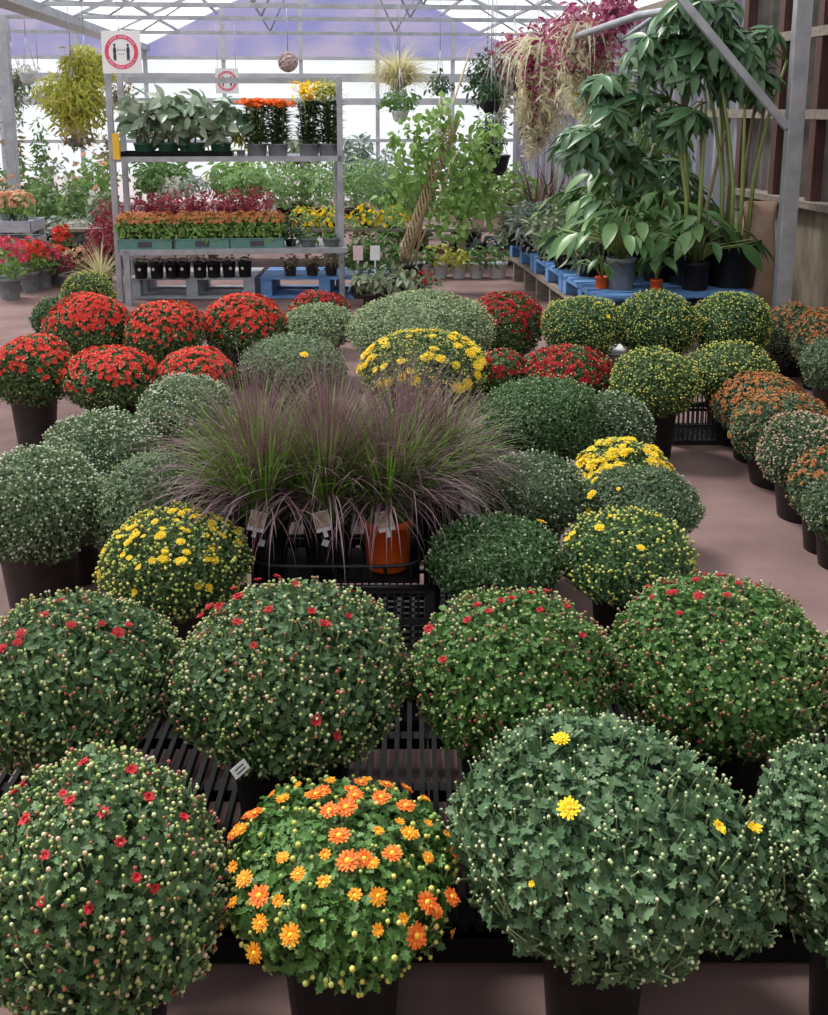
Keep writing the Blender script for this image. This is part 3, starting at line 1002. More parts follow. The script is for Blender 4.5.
def distancing_sign(label, c, size, hang=None):
    t = thing('distancing_sign', label, 'sign', c, 0, 'social distancing signs')
    s = MB(); s.box((0, 0, 0), (size, .006, size * 1.06)); s.build('board', 'sign_white', t)
    def ring(r0, r1, y, mb, n=40):
        a = np.arange(n) * 2 * PI / n
        V = [(r * math.cos(q), y + dy, r * math.sin(q)) for r in (r0, r1) for dy in (0, .002) for q in a]
        f = []
        for j in range(n):
            k = (j + 1) % n
            f += [(j, k, 2 * n + k, 2 * n + j), (2 * n + j, 2 * n + k, 3 * n + k, 3 * n + j), (n + k, n + j, j, k)]
        mb.add(V, f)
    R = size * .43
    s = MB(); ring(R * .76, R, -.0055, s); s.build('red_ring', 'sign_red', t)
    s = MB()      # lettering around the ring: small strokes
    for a0, n in ((PI * .5, 19), (-PI * .5, 19)):
        for k in range(n):
            if k % 6 == 5: continue
            a = a0 + (k - (n - 1) / 2) * .115
            Rm = np.array([[math.sin(a), 0, math.cos(a)], [0, 1, 0], [-math.cos(a), 0, math.sin(a)]])
            cc = np.array([math.cos(a) * R * .88, -.0066, math.sin(a) * R * .88])
            s.box(cc, (R * .03, .001, R * .10), 0, R=Rm)
            if k % 2: s.box(cc + Rm @ np.array([R * .025, 0, R * .035]), (R * .05, .001, R * .025), 0, R=Rm)
    s.build('ring_lettering', 'sign_white', t)
    s = MB()
    for sx in (-1, 1):
        x = sx * R * .40
        n = 16
        a = np.arange(n) * 2 * PI / n
        for cx, cz, rx, rz in ((x, R * .40, R * .07, R * .085), (x, R * .08, R * .10, R * .24), (x - R * .045, -R * .28, R * .045, R * .24), (x + R * .045, -R * .28, R * .045, R * .24)):
            V = [(cx + rx * math.cos(q), y, cz + rz * math.sin(q)) for y in (-.0055, -.0035) for q in a]
            s.add(V, [tuple(range(n))] + [(j, n + j, n + (j + 1) % n, (j + 1) % n) for j in range(n)])
    s.build('standing_figures', 'print_dark', t)
    s = MB()
    s.box((0, -.0045, R * .12), (R * .44, .002, R * .03)); s.box((0, -.0045, -R * .12), (R * .36, .002, R * .03))
    for sx in (-1, 1):
        s.box((sx * R * .19, -.0045, R * .12), (R * .04, .002, R * .12))
    s.build('distance_arrow', 'pot_grey', t)
    if hang:
        s = MB()
        for sx in (-1, 1):
            s.tube([(sx * size * .4, 0, size * .5), (sx * size * .4, 0, hang)], .003, 5)
        s.build('hanging_string', 'steel', t)
    return t


c = PY(121.5, 52, RY - .04)
distancing_sign('larger white square sign with a red ring, atop the left post of the rack', c, 39 * depth(c) / F)
c = PY(227, 81, 14.25)
distancing_sign('smaller white square sign with a red ring, hanging above the variegated plants', c, 23 * depth(c) / F, EAVE - float(c[2]))


# ------------------------------------------------------------------ pallets, trays, crates
def pallet(label, loc, w, d, h, mat, rz=0, group='wooden pallets', ndeck=6):
    t = thing('wooden_pallet', label, 'pallet', loc, rz, group)
    s = MB()
    bw = d / ndeck * .78
    for k in range(ndeck):
        s.box((0, -d / 2 + bw / 2 + k * (d - bw) / (ndeck - 1), h - .01), (w, bw, .02))
    s.build('deck', mat, t)
    for sx in (-1, 0, 1):
        s = MB()
        for sy in (-1, 0, 1):
            s.box((sx * (w / 2 - .05), sy * (d / 2 - .06), h / 2), (.10, .11, h - .04))
        s.box((sx * (w / 2 - .05), 0, h - .03), (.10, d, .022))
        s.build('runner', mat, t)
    s = MB()
    for sy in (-1, 0, 1):
        s.box((0, sy * (d / 2 - .06), .01), (w, .1, .02))
    s.build('bottom_boards', mat, t)
    return t


def at_floor(u, v):
    p = PZ(u, v, 0); return float(p[0]), float(p[1])


x, y = at_floor(192, 299)
pallet('grey wooden pallet under the left half of the rack', (x, y + .32, 0), 1.12, .62, .19, 'pallet_grey')
x2, y2 = at_floor(322, 299)
pallet('blue wooden pallet on the floor under the right half of the rack', (x2 + .02, y2 + .34, 0), 1.14, .62, .19, 'pallet_blue')
# bench of blue pallets along the right wall
BZ = .40
c0 = PZ(600, 297, BZ); c1 = PZ(766, 293, BZ); c2 = PZ(510, 240, BZ)
dv = c2 - c0
ang = math.atan2(-dv[0], dv[1])
bl = float(np.linalg.norm(dv[:2]))
bw = .98
ex = np.array([math.cos(ang), math.sin(ang), 0]); ey = np.array([-math.sin(ang), math.cos(ang), 0])
org = np.array([c0[0], c0[1], 0])


def bench_pt(a, b, z=0):
    p = org + ex * a + ey * b
    return (float(p[0]), float(p[1]), z)


for i in range(3):
    L = bl / 3
    pallet(('blue pallet at the near corner of the right bench, beside the steel post', 'blue pallet in the middle of the right hand plant bench', 'blue pallet at the far end of the right hand plant bench')[i],
           bench_pt(.56, L * (i + .5), BZ - .15), 1.12, L - .02, .15, 'pallet_blue', ang, 'blue pallets forming the right bench', 7)
t = thing('timber_bench', 'weathered timber base holding up the blue pallets along the right wall', 'bench', (org[0], org[1], 0), ang)
for k in range(7):
    y = .06 + k * (bl - .12) / 6
    s = MB(); s.box((.56, y, (BZ - .19) / 2), (1.06, .05, BZ - .19)); s.build('leg_panel', 'timber_grey', t)
s = MB(); s.box((.03, bl / 2, BZ - .172), (.05, bl, .036)); s.build('edge_rail', 'timber_grey', t)
s = MB(); s.box((1.08, bl / 2, BZ - .172), (.05, bl, .036)); s.build('edge_rail', 'timber_grey', t)


def plastic_pallet(label, cx, cy, w, d, h):
    t = thing('plastic_pallet', label, 'pallet', (cx, cy, 0), 0, 'black plastic pallets under the second row')
    s = MB()
    n = 17
    for k in range(n):
        s.box((-w / 2 + .013 + k * (w - .026) / (n - 1), 0, h - .012), (.012, d, .024))
    for k in range(5):
        s.box((0, -d / 2 + .015 + k * (d - .03) / 4, h - .024), (w, .03, .03))
    s.build('slatted_deck', 'plastic_black', t)
    for sx in (-1, 1):
        for sy in (-1, 1):
            s = MB(); s.box((sx * (w / 2 - .06), sy * (d / 2 - .06), (h - .04) / 2), (.1, .1, h - .04)); s.build('foot', 'plastic_black', t)
    s = MB(); s.box((0, -d / 2 + .006, h / 2 - .01), (w, .012, h - .03)); s.build('skirt', 'plastic_black', t)
    s = MB(); s.box((0, d / 2 - .006, h / 2 - .01), (w, .012, h - .03)); s.build('skirt', 'plastic_black', t)
    return t


yf = float(PZ(360, 905, .0)[1])
for i, lb in enumerate(('black slatted plastic pallet under the left end of the second row', 'black slatted plastic pallet behind the orange flowered mum',
                        'black slatted plastic pallet behind the two-lobed grey green mum', 'black slatted plastic pallet under the right end of the second row')):
    plastic_pallet(lb, -.76 + i * .53, 2.20, .525, .86, TR)


def crate(label, loc, w, d, h, rz=0, group='black plastic crates', mat='crate_black'):
    t = thing('plastic_crate', label, 'crate', loc, rz, group)
    s = MB()
    for z in (h - .012, h * .45, .012):
        th = .024 if z != h * .45 else .014
        for sy in (-1, 1):
            s.box((0, sy * (d / 2 - .006), z), (w, .014, th))
        for sx in (-1, 1):
            s.box((sx * (w / 2 - .006), 0, z), (.014, d, th))
    for sx in (-1, 1):
        for sy in (-1, 1):
            s.box((sx * (w / 2 - .012), sy * (d / 2 - .012), h / 2), (.028, .028, h))
    n = int(w / .024)
    for k in range(1, n):
        for sy in (-1, 1):
            s.box((-w / 2 + k * w / n, sy * (d / 2 - .007), h / 2), (.007, .006, h))
    n = int(d / .024)
    for k in range(1, n):
        for sx in (-1, 1):
            s.box((sx * (w / 2 - .007), -d / 2 + k * d / n, h / 2), (.006, .007, h))
    s.build('lattice_sides', mat, t)
    b = MB()
    for k in range(9):
        b.box((-w / 2 + .02 + k * (w - .04) / 8, 0, .008), (.014, d - .02, .012)); b.box((0, -d / 2 + .02 + k * (d - .04) / 8, .008), (w - .02, .014, .012))
    b.build('lattice_floor', mat, t)
    r = MB()
    for sy in (-1, 1):
        r.tube([(-w / 2 - .006, sy * (d / 2 + .004), h), (w / 2 + .006, sy * (d / 2 + .004), h)], .008, 6)
    for sx in (-1, 1):
        r.tube([(sx * (w / 2 + .004), -d / 2, h), (sx * (w / 2 + .004), d / 2, h)], .008, 6)
    r.build('rim', mat, t)
    return t


# crates that carry the purple fountain grasses
cb = PZ(433, 640, 0)
CY = 2.98; CH = .22
def xat(u, v, y):
    return float(PY(u, v, y)[0])
xr = xat(434, 600, CY); xl = xat(340, 600, CY)
crate('black lattice crate under the orange pot of grass', ((xr + xl) / 2 - .06, CY + .20, 0), xr - xl + .12, .38, CH)
crate('black lattice crate under the left grass pots, mostly hidden by the second row', ((xl + xat(240, 600, CY)) / 2 - .14, CY + .20, 0), .36, .38, CH)
xl2 = xat(250, 575, CY); xr2 = xat(420, 575, CY)
t = thing('growing_tray', 'shallow black tray with a raised rim holding the front grass pots', 'tray', ((xl2 + xr2) / 2, CY + .14, CH + .006))
w, d = xr2 - xl2, .24
s = MB(); s.box((0, 0, .006), (w, d, .012)); s.build('base', 'plastic_black', t)
s = MB()
a = np.linspace(0, 2 * PI, 41)
s.tube([(w / 2 * np.sign(math.cos(q)) * abs(math.cos(q)) ** .4, d / 2 * np.sign(math.sin(q)) * abs(math.sin(q)) ** .4, .055) for q in a], .006, 6, cap=False); s.build('rim', 'crate_black', t)
s = MB()
for sx in np.linspace(-1, 1, 7):
    for sy in (-1, 1):
        s.box((sx * (w / 2 - .03), sy * (d / 2 - .01), .03), (.012, .012, .05))
s.build('rim_supports', 'plastic_black', t)
x, y = at_floor(702, 448)
crate('black lattice crate on the floor at the head of the right aisle', (x, y + .2, 0), .36, .3, .22)
x, y = at_floor(618, 385)
t = thing('concrete_block', 'pale grey concrete block between the crimson mum and the aisle', 'block', (x, y + .18, 0))
s = MB(); s.box((0, 0, .09), (.2, .36, .18))
s.build('body', 'concrete_floor', t, bevel=.008)
s = MB(); s.box((0, 0, .182), (.14, .28, .006)); s.build('capping', 'card_white', t)

# ------------------------------------------------------------------ purple fountain grasses
blade_mat('grass_blade', [(.10, .20, .03), (.16, .30, .04), (.12, .22, .05)], [(.16, .09, .09), (.22, .13, .14), (.14, .10, .07), (.19, .09, .12)], .24, .44)
blade_mat('grass_green', [(.15, .33, .03), (.21, .44, .04), (.13, .27, .03)], [(.20, .30, .06), (.26, .28, .10), (.18, .22, .06)], .36, .58, .3)
leaf_mat('grass_purple', [(.17, .09, .115), (.25, .15, .18), (.11, .05, .065), (.36, .27, .28)], trans=.2)
leaf_mat('plume', [(.22, .11, .13), (.31, .18, .20), (.17, .08, .09)], trans=.2)


def fountain_grass(label, x, y, z, pot, ph=.17, pr=.085, h=.55, lean=0, tagu=True, n=520):
    t = thing('purple_fountain_grass', label, 'ornamental grass', (x, y, z), 0, 'purple fountain grasses on the crates')
    pot_mb(pr, ph, .84).build('pot', pot, t)
    N = n
    h *= .80
    az = rng.random(N) * 2 * PI
    rr = pr * .8 * np.sqrt(rng.random(N))
    p0 = np.stack([rr * np.cos(az), rr * np.sin(az), np.full(N, ph * .9)], 1)
    out = rng.random(N)
    if tagu:
        out = np.where(np.abs((az - PI * 1.5 + PI) % (2 * PI) - PI) < .95, out * .5, out)
    el = np.radians(88 - 44 * out ** 1.1 + rng.normal(size=N) * 7)
    m = MB()
    L = h * rng.uniform(.75, 1.25, N)
    g = int(N * .36)
    m.blades(p0[g:], az[g:], el[g:], L[g:], rng.uniform(.005, .0095, N - g), np.radians(40 + 125 * out[g:] ** 1.1 * rng.uniform(.6, 1.3, N - g)), 8, 0)
    m.build('blades', 'grass_blade', t)
    m = MB()
    m.blades(p0[:g], az[:g], np.maximum(el[:g], np.radians(58)), L[:g] * .85, rng.uniform(.008, .013, g), np.radians(rng.uniform(8, 75, g)), 8, 0)
    o = m.build('green_blades', 'grass_green', t); o['label'] = 'bright green inner blades'
    m = MB()
    k = int(N * .36)
    az = rng.random(k) * 2 * PI
    if tagu:
        az = az[(np.abs((az - PI * 1.5 + PI) % (2 * PI) - PI) > .9) | (rng.random(k) < .30)]
        k = len(az)
    out = .45 + .55 * rng.random(k)
    m.blades(np.tile([0, 0, ph * .95], (k, 1)) + rng.normal(size=(k, 3)) * np.array([pr * .4, pr * .4, 0]), az, np.radians(86 - 48 * out), h * rng.uniform(.75, 1.25, k),
             rng.uniform(.0045, .009, k), np.radians(80 + 90 * out * rng.random(k)), 10, 0, 1.35)
    q = 34
    az = rng.random(q) * 2 * PI
    m.blades(np.tile([0, 0, ph * .95], (q, 1)), az, np.radians(rng.uniform(55, 84, q)), h * rng.uniform(.8, 1.2, q), rng.uniform(.008, .0125, q), np.radians(rng.uniform(120, 165, q)), 10, 0, 1.0)
    o = m.build('purple_blades', 'grass_purple', t); o['label'] = 'dusky purple arching blades'
    m = MB()
    k = 90
    az = rng.random(k) * 2 * PI
    el = np.radians(rng.uniform(64, 90, k))
    m.blades(np.tile([0, 0, ph], (k, 1)), az, el, h * rng.uniform(.95, 1.28, k), rng.uniform(.003, .006, k), np.radians(rng.uniform(5, 40, k)), 7, 0)
    o = m.build('plumes', 'plume', t); o['label'] = 'thin purple plumes'
    if tagu:
        m = MB()
        R = np.array(Matrix.Rotation(-.25 + lean, 3, 'Y') @ Matrix.Rotation(-.15, 3, 'X'))
        cc = np.array([-.005, -pr * 1.5, ph + .030])
        m.box(cc, (.05, .002, .062), 0, R=R)
        m.box(cc + R @ np.array([0, -.0016, .004]), (.044, .001, .046), 1, R=R)
        m.box(cc + R @ np.array([0, .001, -.035]), (.012, .0018, .03), 0, R=R)
        o = m.build('plant_tag', ['card_white', 'card_photo'], t); o['label'] = 'plant tag with a printed picture'
    if pot == 'pot_black' and tagu:
        m = MB(); m.box((.0, -pr * 1.0, ph * .66), (.020, .004, .020), 0, R=np.array(Matrix.Rotation(.35, 3, 'Y')))
        o = m.build('price_sticker', 'card_white', t); o['label'] = 'small white price sticker'
    return t


yg = CY + .12
fountain_grass('purple fountain grass in the bright orange pot', xat(388, 570, yg), yg, CH + .02, 'pot_orange', .165, .078, .50)
fountain_grass('purple fountain grass in a black pot, middle one of the front three', xat(328, 560, yg), yg, CH + .02, 'pot_black', .165, .078, .52)
fountain_grass('purple fountain grass in a black pot, leftmost of the front three', xat(266, 560, yg), yg, CH + .02, 'pot_black', .165, .078, .50, .5)
fountain_grass('purple fountain grass behind the orange pot, no tag to be seen', xat(405, 500, yg + .3), yg + .24, CH + .02, 'pot_black', .165, .08, .56, tagu=False, n=420)
fountain_grass('purple fountain grass at the back of the crates, centre', xat(330, 500, yg + .3), yg + .24, CH + .02, 'pot_black', .165, .08, .58, tagu=False, n=420)
fountain_grass('purple fountain grass at the back left of the crates', xat(258, 500, yg + .3), yg + .24, CH + .02, 'pot_black', .165, .08, .54, tagu=False, n=420)

fountain_grass('purple fountain grass at the back right of the crates, leaning over the dark green mum', xat(440, 500, yg + .26), yg + .26, CH + .02, 'pot_black', .165, .075, .44, tagu=False, n=220)
crate('black lattice crate at the back right, mostly hidden behind the orange pot', (xat(455, 500, yg + .26) + .02, yg + .30, 0), .20, .3, CH)
plastic_pallet('added black slatted pallet darkening the floor behind the purple grasses, left one', -.52, 4.15, .6, 1.0, TR)  # this pallet and the next are added to darken the pale floor gaps
plastic_pallet('added black slatted pallet darkening the floor behind the purple grasses, right one', .08, 4.15, .56, 1.0, TR)
# ------------------------------------------------------------------ plants of the background
leaf_mat('leaf_mid', [(.09, .18, .05), (.14, .25, .08), (.20, .33, .11)], trans=.3)
leaf_mat('leaf_light', [(.17, .31, .07), (.25, .41, .11), (.33, .48, .17)], trans=.35)
leaf_mat('leaf_fern', [(.17, .32, .10), (.25, .40, .15), (.33, .47, .22)], trans=.35)
leaf_mat('leaf_deep', [(.025, .075, .03), (.045, .11, .045), (.07, .15, .06)], rough=.35, trans=.15, spec=.5)
leaf_mat('leaf_big', [(.055, .135, .06), (.09, .19, .085), (.15, .26, .125)], rough=.33, trans=.2, spec=.5)
leaf_mat('leaf_lily', [(.07, .17, .05), (.11, .23, .07), (.20, .33, .13)], rough=.35, trans=.22, spec=.5)
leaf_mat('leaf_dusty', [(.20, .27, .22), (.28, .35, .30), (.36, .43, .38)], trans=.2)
leaf_mat('leaf_scrub', [(.16, .21, .11), (.24, .29, .17), (.33, .37, .26), (.13, .19, .08)], trans=.2)
leaf_mat('leaf_variegated', [(.05, .12, .06), (.45, .52, .40), (.08, .16, .08), (.58, .62, .50), (.05, .11, .05), (.35, .44, .30), (.10, .18, .10)], rough=.35, trans=.2)
leaf_mat('leaf_wine', [(.20, .02, .04), (.30, .035, .06), (.40, .07, .09)], trans=.25)
leaf_mat('leaf_magenta', [(.32, .035, .13), (.46, .07, .19), (.55, .20, .29), (.20, .02, .07)], trans=.3)
leaf_mat('leaf_cream', [(.80, .70, .48), (.86, .79, .60), (.86, .82, .70), (.72, .70, .38)], trans=.45)
leaf_mat('leaf_silver', [(.55, .55, .48), (.66, .64, .56), (.50, .50, .40)], trans=.3)
leaf_mat('leaf_gold', [(.44, .47, .07), (.58, .55, .10), (.34, .42, .08), (.60, .46, .14)], trans=.45)
leaf_mat('leaf_straw', [(.70, .60, .34), (.76, .69, .46), (.52, .54, .26)], trans=.45)
leaf_mat('leaf_rustbrown', [(.26, .20, .10), (.34, .26, .14), (.22, .26, .10)], trans=.25)
leaf_mat('leaf_spike', [(.10, .05, .05), (.16, .09, .08), (.12, .13, .08)], trans=.15)
leaf_mat('cane', [(.22, .30, .09), (.32, .38, .14)], trans=0)
leaf_mat('cane_brown', [(.24, .19, .13), (.32, .26, .18)], trans=0)
surf_mat('bark', (.14, .10, .07), (.22, .16, .11), 12, rough=.85)


def bush(name, label, cat, u, vt, vb, w, Y, base, leaf, L=.06, n=500, tmpl=OVAL, pot='pot_black', potr=None, poth=None, group=None, ell=None,
         flow=None, nf=40, fs=.02, fz=.3, droop=.3, inner=.3, dx=0, upright=False, wide=1., lum=.16, trunk=True, jit=.7):
    """a potted plant whose leaf mass spans rows vt..vb and w columns at depth Y, standing on height `base`"""
    pt, pbm = PY(u, vt, Y), PY(u, vb, Y)
    zc, hz = (pt[2] + pbm[2]) / 2, (pt[2] - pbm[2]) / 2
    a = w / 2 * depth(pt) / F
    t = thing(name, label, cat, (float(pt[0]), Y, base), 0, group)
    zc -= base
    pr = potr or min(.16, max(.05, a * .5))
    ph = poth or pr * 1.7
    pot_mb(pr, ph, n=20).build('pot', pot, t)
    m = MB()
    zlow = zc - hz
    if trunk and zlow > ph - .02:
        m.tube([(0, 0, ph * .85), (dx * .4 + .01, .01, (ph + zc) / 2), (dx, 0, zc)], [max(.006, a * .05)] * 2 + [max(.004, a * .03)], 6)
        m.build('stem', 'bark', t)
        m = MB()
    if upright:
        N = n
        az = rng.random(N) * 2 * PI
        out = rng.random(N)
        m.blades(np.tile([0, 0, ph * .9], (N, 1)), az, np.radians(88 - 55 * out), (zc + hz - ph * .9) * rng.uniform(.6, 1.15, N), L * .25 * rng.uniform(.7, 1.2, N), np.radians(20 + 80 * out), 6)
    else:
        for (cx, cy, cz, fx, fz_) in (ell or [(0, 0, 0, 1, 1)]):
            leafcloud(m, (dx + cx * a, cy * a, zc + cz * hz), (a * fx, min(a, .5) * fx, hz * fz_), int(n / len(ell or [1])), L, tmpl, droop=droop, inner=inner, lum=lum, wide=wide, jit=jit)
    m.build('foliage', leaf, t)
    if flow:
        m = MB()
        d = sphere_dirs(nf, fz, 1)
        m.scatter(BLOOM, np.array([dx, 0, zc]) + d * np.array([a, min(a, .5), hz]) * rng.uniform(.95, 1.12, nf)[:, None], frames(d + rng.normal(size=(nf, 3)) * .4, rng.normal(size=(nf, 3))), fs * rng.uniform(.7, 1.2, nf))
        o = m.build('flowers', flow, t); o['kind'] = 'stuff'
    return t


# --- on the rack
def rY(u):
    return RY + (u - 121) / 223 * .18


t = thing('plant_tray', 'shallow black tray under the four variegated plants on the top shelf', 'tray', (float(PY(178, 157, rY(178) + .12)[0]), rY(178) + .14, zs2), ANG)
wt = 108 * 9.1 / F
s = MB(); s.box((0, 0, .005), (wt, .26, .01))
for sy in (-1, 1): s.box((0, sy * .127, .022), (wt, .006, .044))
for sx in (-1, 1): s.box((sx * (wt / 2 - .003), 0, .022), (.006, .26, .044))
s.build('body', 'plastic_black', t)
for i, (u, lb) in enumerate(((138, 'first from the left post'), (166, 'second from the left post'), (193, 'third from the left post'), (219, 'under the smaller sign'))):
    bush('variegated_plant', 'variegated plant in a green pot on the top rack shelf, ' + lb, 'potted plant', u + (4 if i == 0 else 0), 94 + (i % 2) * 3, 141, 48 if i else 40, rY(u) + .13, zs2 + .01, 'leaf_variegated', .16, 95, OVAL,
         'pot_green', .095, .105, 'variegated plants on the top rack shelf', droop=.1, inner=.15, wide=1.1)
for i, (u, lb, kind) in enumerate(((257, 'orange flowered plant in a grey pot on the top rack shelf, left of the pair', 0), (278, 'orange flowered plant in a grey pot beside the yellow plumed ones', 0),
                                   (309, 'yellow plumed plant in a grey pot, centre right of the top rack shelf', 1), (329, 'yellow green plumed plant in a grey pot against the right rack post', 1))):
    Yp = rY(u) + .12
    zt = float(PY(u, 147, Yp)[2])
    t = thing('flowering_plant', lb, 'potted plant', (float(PY(u, 150, Yp)[0]), Yp, zs2), 0, 'flowering plants in grey pots on the top shelf')
    pot_mb(.092, .105, .86).build('pot', 'pot_grey', t)
    m = MB()
    ztop = float(PY(u, 104 if kind == 0 else 98, Yp)[2]) - zs2
    for q in range(11):
        a_ = q * 1.26 if q < 6 else q * 1.26 + .6
        r_ = 0 if q == 0 else .05 if q < 6 else .085
        x, y = r_ * math.cos(a_), r_ * math.sin(a_)
        m.tube([(x * .5, y * .5, .09), (x, y, ztop - .02)], .006, 5, mat=1)
        N = 46
        zz = .1 + (ztop - .14) * rng.random(N)
        az = rng.random(N) * 2 * PI
        d = np.stack([np.cos(az), np.sin(az), np.full(N, .55)], 1)
        m.scatter(LANCE, np.stack([np.full(N, x), np.full(N, y), zz], 1), frames(np.stack([-np.cos(az) * .6, -np.sin(az) * .6, np.ones(N)], 1), d), .10 * rng.uniform(.7, 1.1, N))
    m.build('foliage', [('leaf_deep', 'leaf_mid')[i == 0], 'cane'], t)
    m = MB()
    N = 90 if kind == 0 else 260
    p = np.stack([rng.normal(size=N) * .055, rng.normal(size=N) * .05, ztop + rng.random(N) * (.05 if kind == 0 else .14) - .02], 1)
    m.scatter(BLOOM if kind == 0 else LANCE, p, frames(rng.normal(size=(N, 3)) * .6 + [0, -.3, 1], rng.normal(size=(N, 3)) + np.array([0, 0, 2.])), (.034 if kind == 0 else .06) * rng.uniform(.7, 1.2, N))
    if i == 3:
        o = m.build('flower_plumes', 'leaf_gold', t)
    else:
        o = m.build('flower_heads', ('petal_orange', 'petal_yellow')[kind], t)
    o['kind'] = 'stuff'
u = 240
bush('potted_foliage', 'small lime green trailing plant between the variegated and the orange plants', 'potted plant', 240, 122, 152, 20, rY(u) + .1, zs2, 'leaf_gold', .05, 90, OVAL, 'pot_grey', .04, .05)
# teal trays with orange topped bedding plants
proto = None
for i, (u, lb) in enumerate(((147, 'teal tray of orange-topped plants at the left end of the lower rack shelf'), (204, 'teal tray of orange-topped plants in the middle of the lower rack shelf'),
                             (258, 'teal tray of orange-topped plants at the right on the lower rack shelf'))):
    yy = rY(u) - .02
    x = float(PY(u, 248, yy)[0])
    wt, dt, ht = 52 * 9.1 / F, .22, .085
    t = thing('plant_tray', lb, 'tray', (x, yy, zs1), ANG, 'teal plant trays on the lower rack shelf')
    s = MB(); s.box((0, 0, .004), (wt, dt, .008))
    for sy in (-1, 1): s.box((0, sy * dt / 2, ht / 2), (wt, .008, ht))
    for sx in (-1, 1): s.box((sx * wt / 2, 0, ht / 2), (.008, dt, ht))
    s.box((0, -dt / 2 - .003, ht), (wt + .01, .014, .01))
    s.build('body', 'tray_teal', t)
    s = MB(); s.box((0, -dt / 2 - .006, ht * .5), (.12, .006, .045)); o = s.build('label_plate', 'print_dark', t); o['label'] = 'dark label plate'
    for k in range(8):
        loc = (x + (-.165 + .11 * (k % 4)), yy - .05 + .1 * (k // 4), zs1 + .008)
        if proto is None:
            proto = thing('bedding_plant', 'orange-topped leafy bedding plant standing in a teal tray', 'potted plant', loc, 0, 'orange-topped bedding plants in the teal trays')
            pot_mb(.042, .07, n=12).build('pot', 'pot_black', proto)
            m = MB(); leafcloud(m, (0, 0, .155), (.075, .075, .11), 170, .05, OVAL, droop=-.1, inner=.2); m.build('foliage', 'leaf_light', proto)
            m = MB(); N = 60; d = sphere_dirs(N, .1)
            m.scatter(BLOOM, np.array([0, 0, .21]) + d * np.array([.08, .08, .09]), frames(d, rng.normal(size=(N, 3))), .017 * rng.uniform(.7, 1.2, N))
            o = m.build('flowers', 'petal_rust', proto); o['kind'] = 'stuff'
            leaf_mat('petal_apricot', [(.70, .26, .08), (.66, .34, .14), (.60, .18, .08)], rough=.6, trans=.2)
            o.data.materials[0] = MATS['petal_apricot']
        else:
            c = copy_tree(proto); c.location = loc; c.rotation_euler.z = random.random() * 6
u = 290
bush('bedding_plant', 'dark leafy plant at the end of the row of teal trays', 'potted plant', 290, 212, 246, 22, rY(u), zs1, 'leaf_deep', .05, 160, OVAL, 'pot_black', .05, .06, flow='petal_rust', nf=14, fs=.014)
for u, lb in ((308, 'grey pot tray left of two, at the right end of the lower rack shelf'), (331, 'grey pot tray against the right rack post on the lower shelf')):
    bush('potted_foliage', lb + ', with low green leaves', 'potted plant', u, 232, 244, 18, rY(u), zs1, 'leaf_mid', .05, 70, OVAL, 'pot_grey', .08, .07)
# black pots with white tags below the rack
proto = None
for k, u in enumerate((141, 157, 172, 184, 200, 214, 229, 245)):
    yy = rY(u) + .12
    x = float(PY(u, 270, yy)[0])
    if proto is None:
        proto = thing('black_pot', 'black nursery pot with a round white tag under the rack', 'flower pot', (x, yy, .19), 0, 'black pots with white tags under the rack')
        pot_mb(.062, .14, .85, n=18).build('pot', 'pot_black', proto)
        m = MB(); m.lathe([(.0135, 0), (.0135, .003)], 12); R = Matrix.Rotation(PI / 2, 3, 'X')
        mm = MB(); a = np.arange(12) * PI / 6
        V = [(.014 * math.cos(q), y_, .014 * math.sin(q)) for y_ in (-.064, -.061) for q in a]
        mm.add(np.array(V) + np.array([.0, .003, .085]), [tuple(range(12)), tuple(range(23, 11, -1))] + [(j, 12 + j, 12 + (j + 1) % 12, (j + 1) % 12) for j in range(12)])
        o = mm.build('round_tag', 'card_white', proto); o['label'] = 'round white tag'
        m = MB(); leafcloud(m, (0, 0, .155), (.055, .055, .045), 40, .035, SMALL); m.build('foliage', 'leaf_deep', proto)
    else:
        c = copy_tree(proto); c.location = (x, yy, .19); c.rotation_euler.z = random.uniform(-.4, .4)
for u, lb in ((290, 'reddish brown potted plant under the rack, beside the black pots'), (312, 'reddish brown potted plant under the right part of the rack'), (331, 'reddish brown potted plant by the foot of the right rack post')):
    bush('potted_foliage', lb, 'potted plant', u, 253, 270, 20, rY(u) + .15, .19, 'leaf_rustbrown', .04, 90, SMALL, 'pot_brown', .06, .10)

# --- low bench behind the rack with coleus, feathery trees and yellow flowers
BY = 11.4
t = thing('plant_bench', 'low grey bench behind the rack holding wine red and feathery green plants', 'bench', (-1.6, BY, 0))
s = MB()
for k in range(6): s.box((0, -.5 + k * .2, .435), (4.4, .16, .03))
s.build('slatted_top', 'timber_grey', t)
for x in (-2.1, -.7, .7, 2.1):
    for y in (-.5, .5):
        s = MB(); s.box((x, y, .21), (.08, .08, .42)); s.build('leg', 'timber_grey', t)
wl = ['behind the left teal tray', 'above the gap between the left and middle teal trays', 'behind the middle teal tray', 'behind the right part of the middle teal tray', 'behind the gap before the right teal tray', 'above the right teal tray']
for i, u in enumerate((138, 163, 188, 212, 236, 258)):
    bush('wine_coleus', 'wine red leafy plant ' + wl[i], 'potted plant', u, 195 - (i % 3) * 3 - (4 if i > 2 else 0), 216, 34, BY - .3, .45, 'leaf_wine', .07, 170, LANCE, 'pot_black', .07, .06, 'wine red plants behind the rack', droop=0)
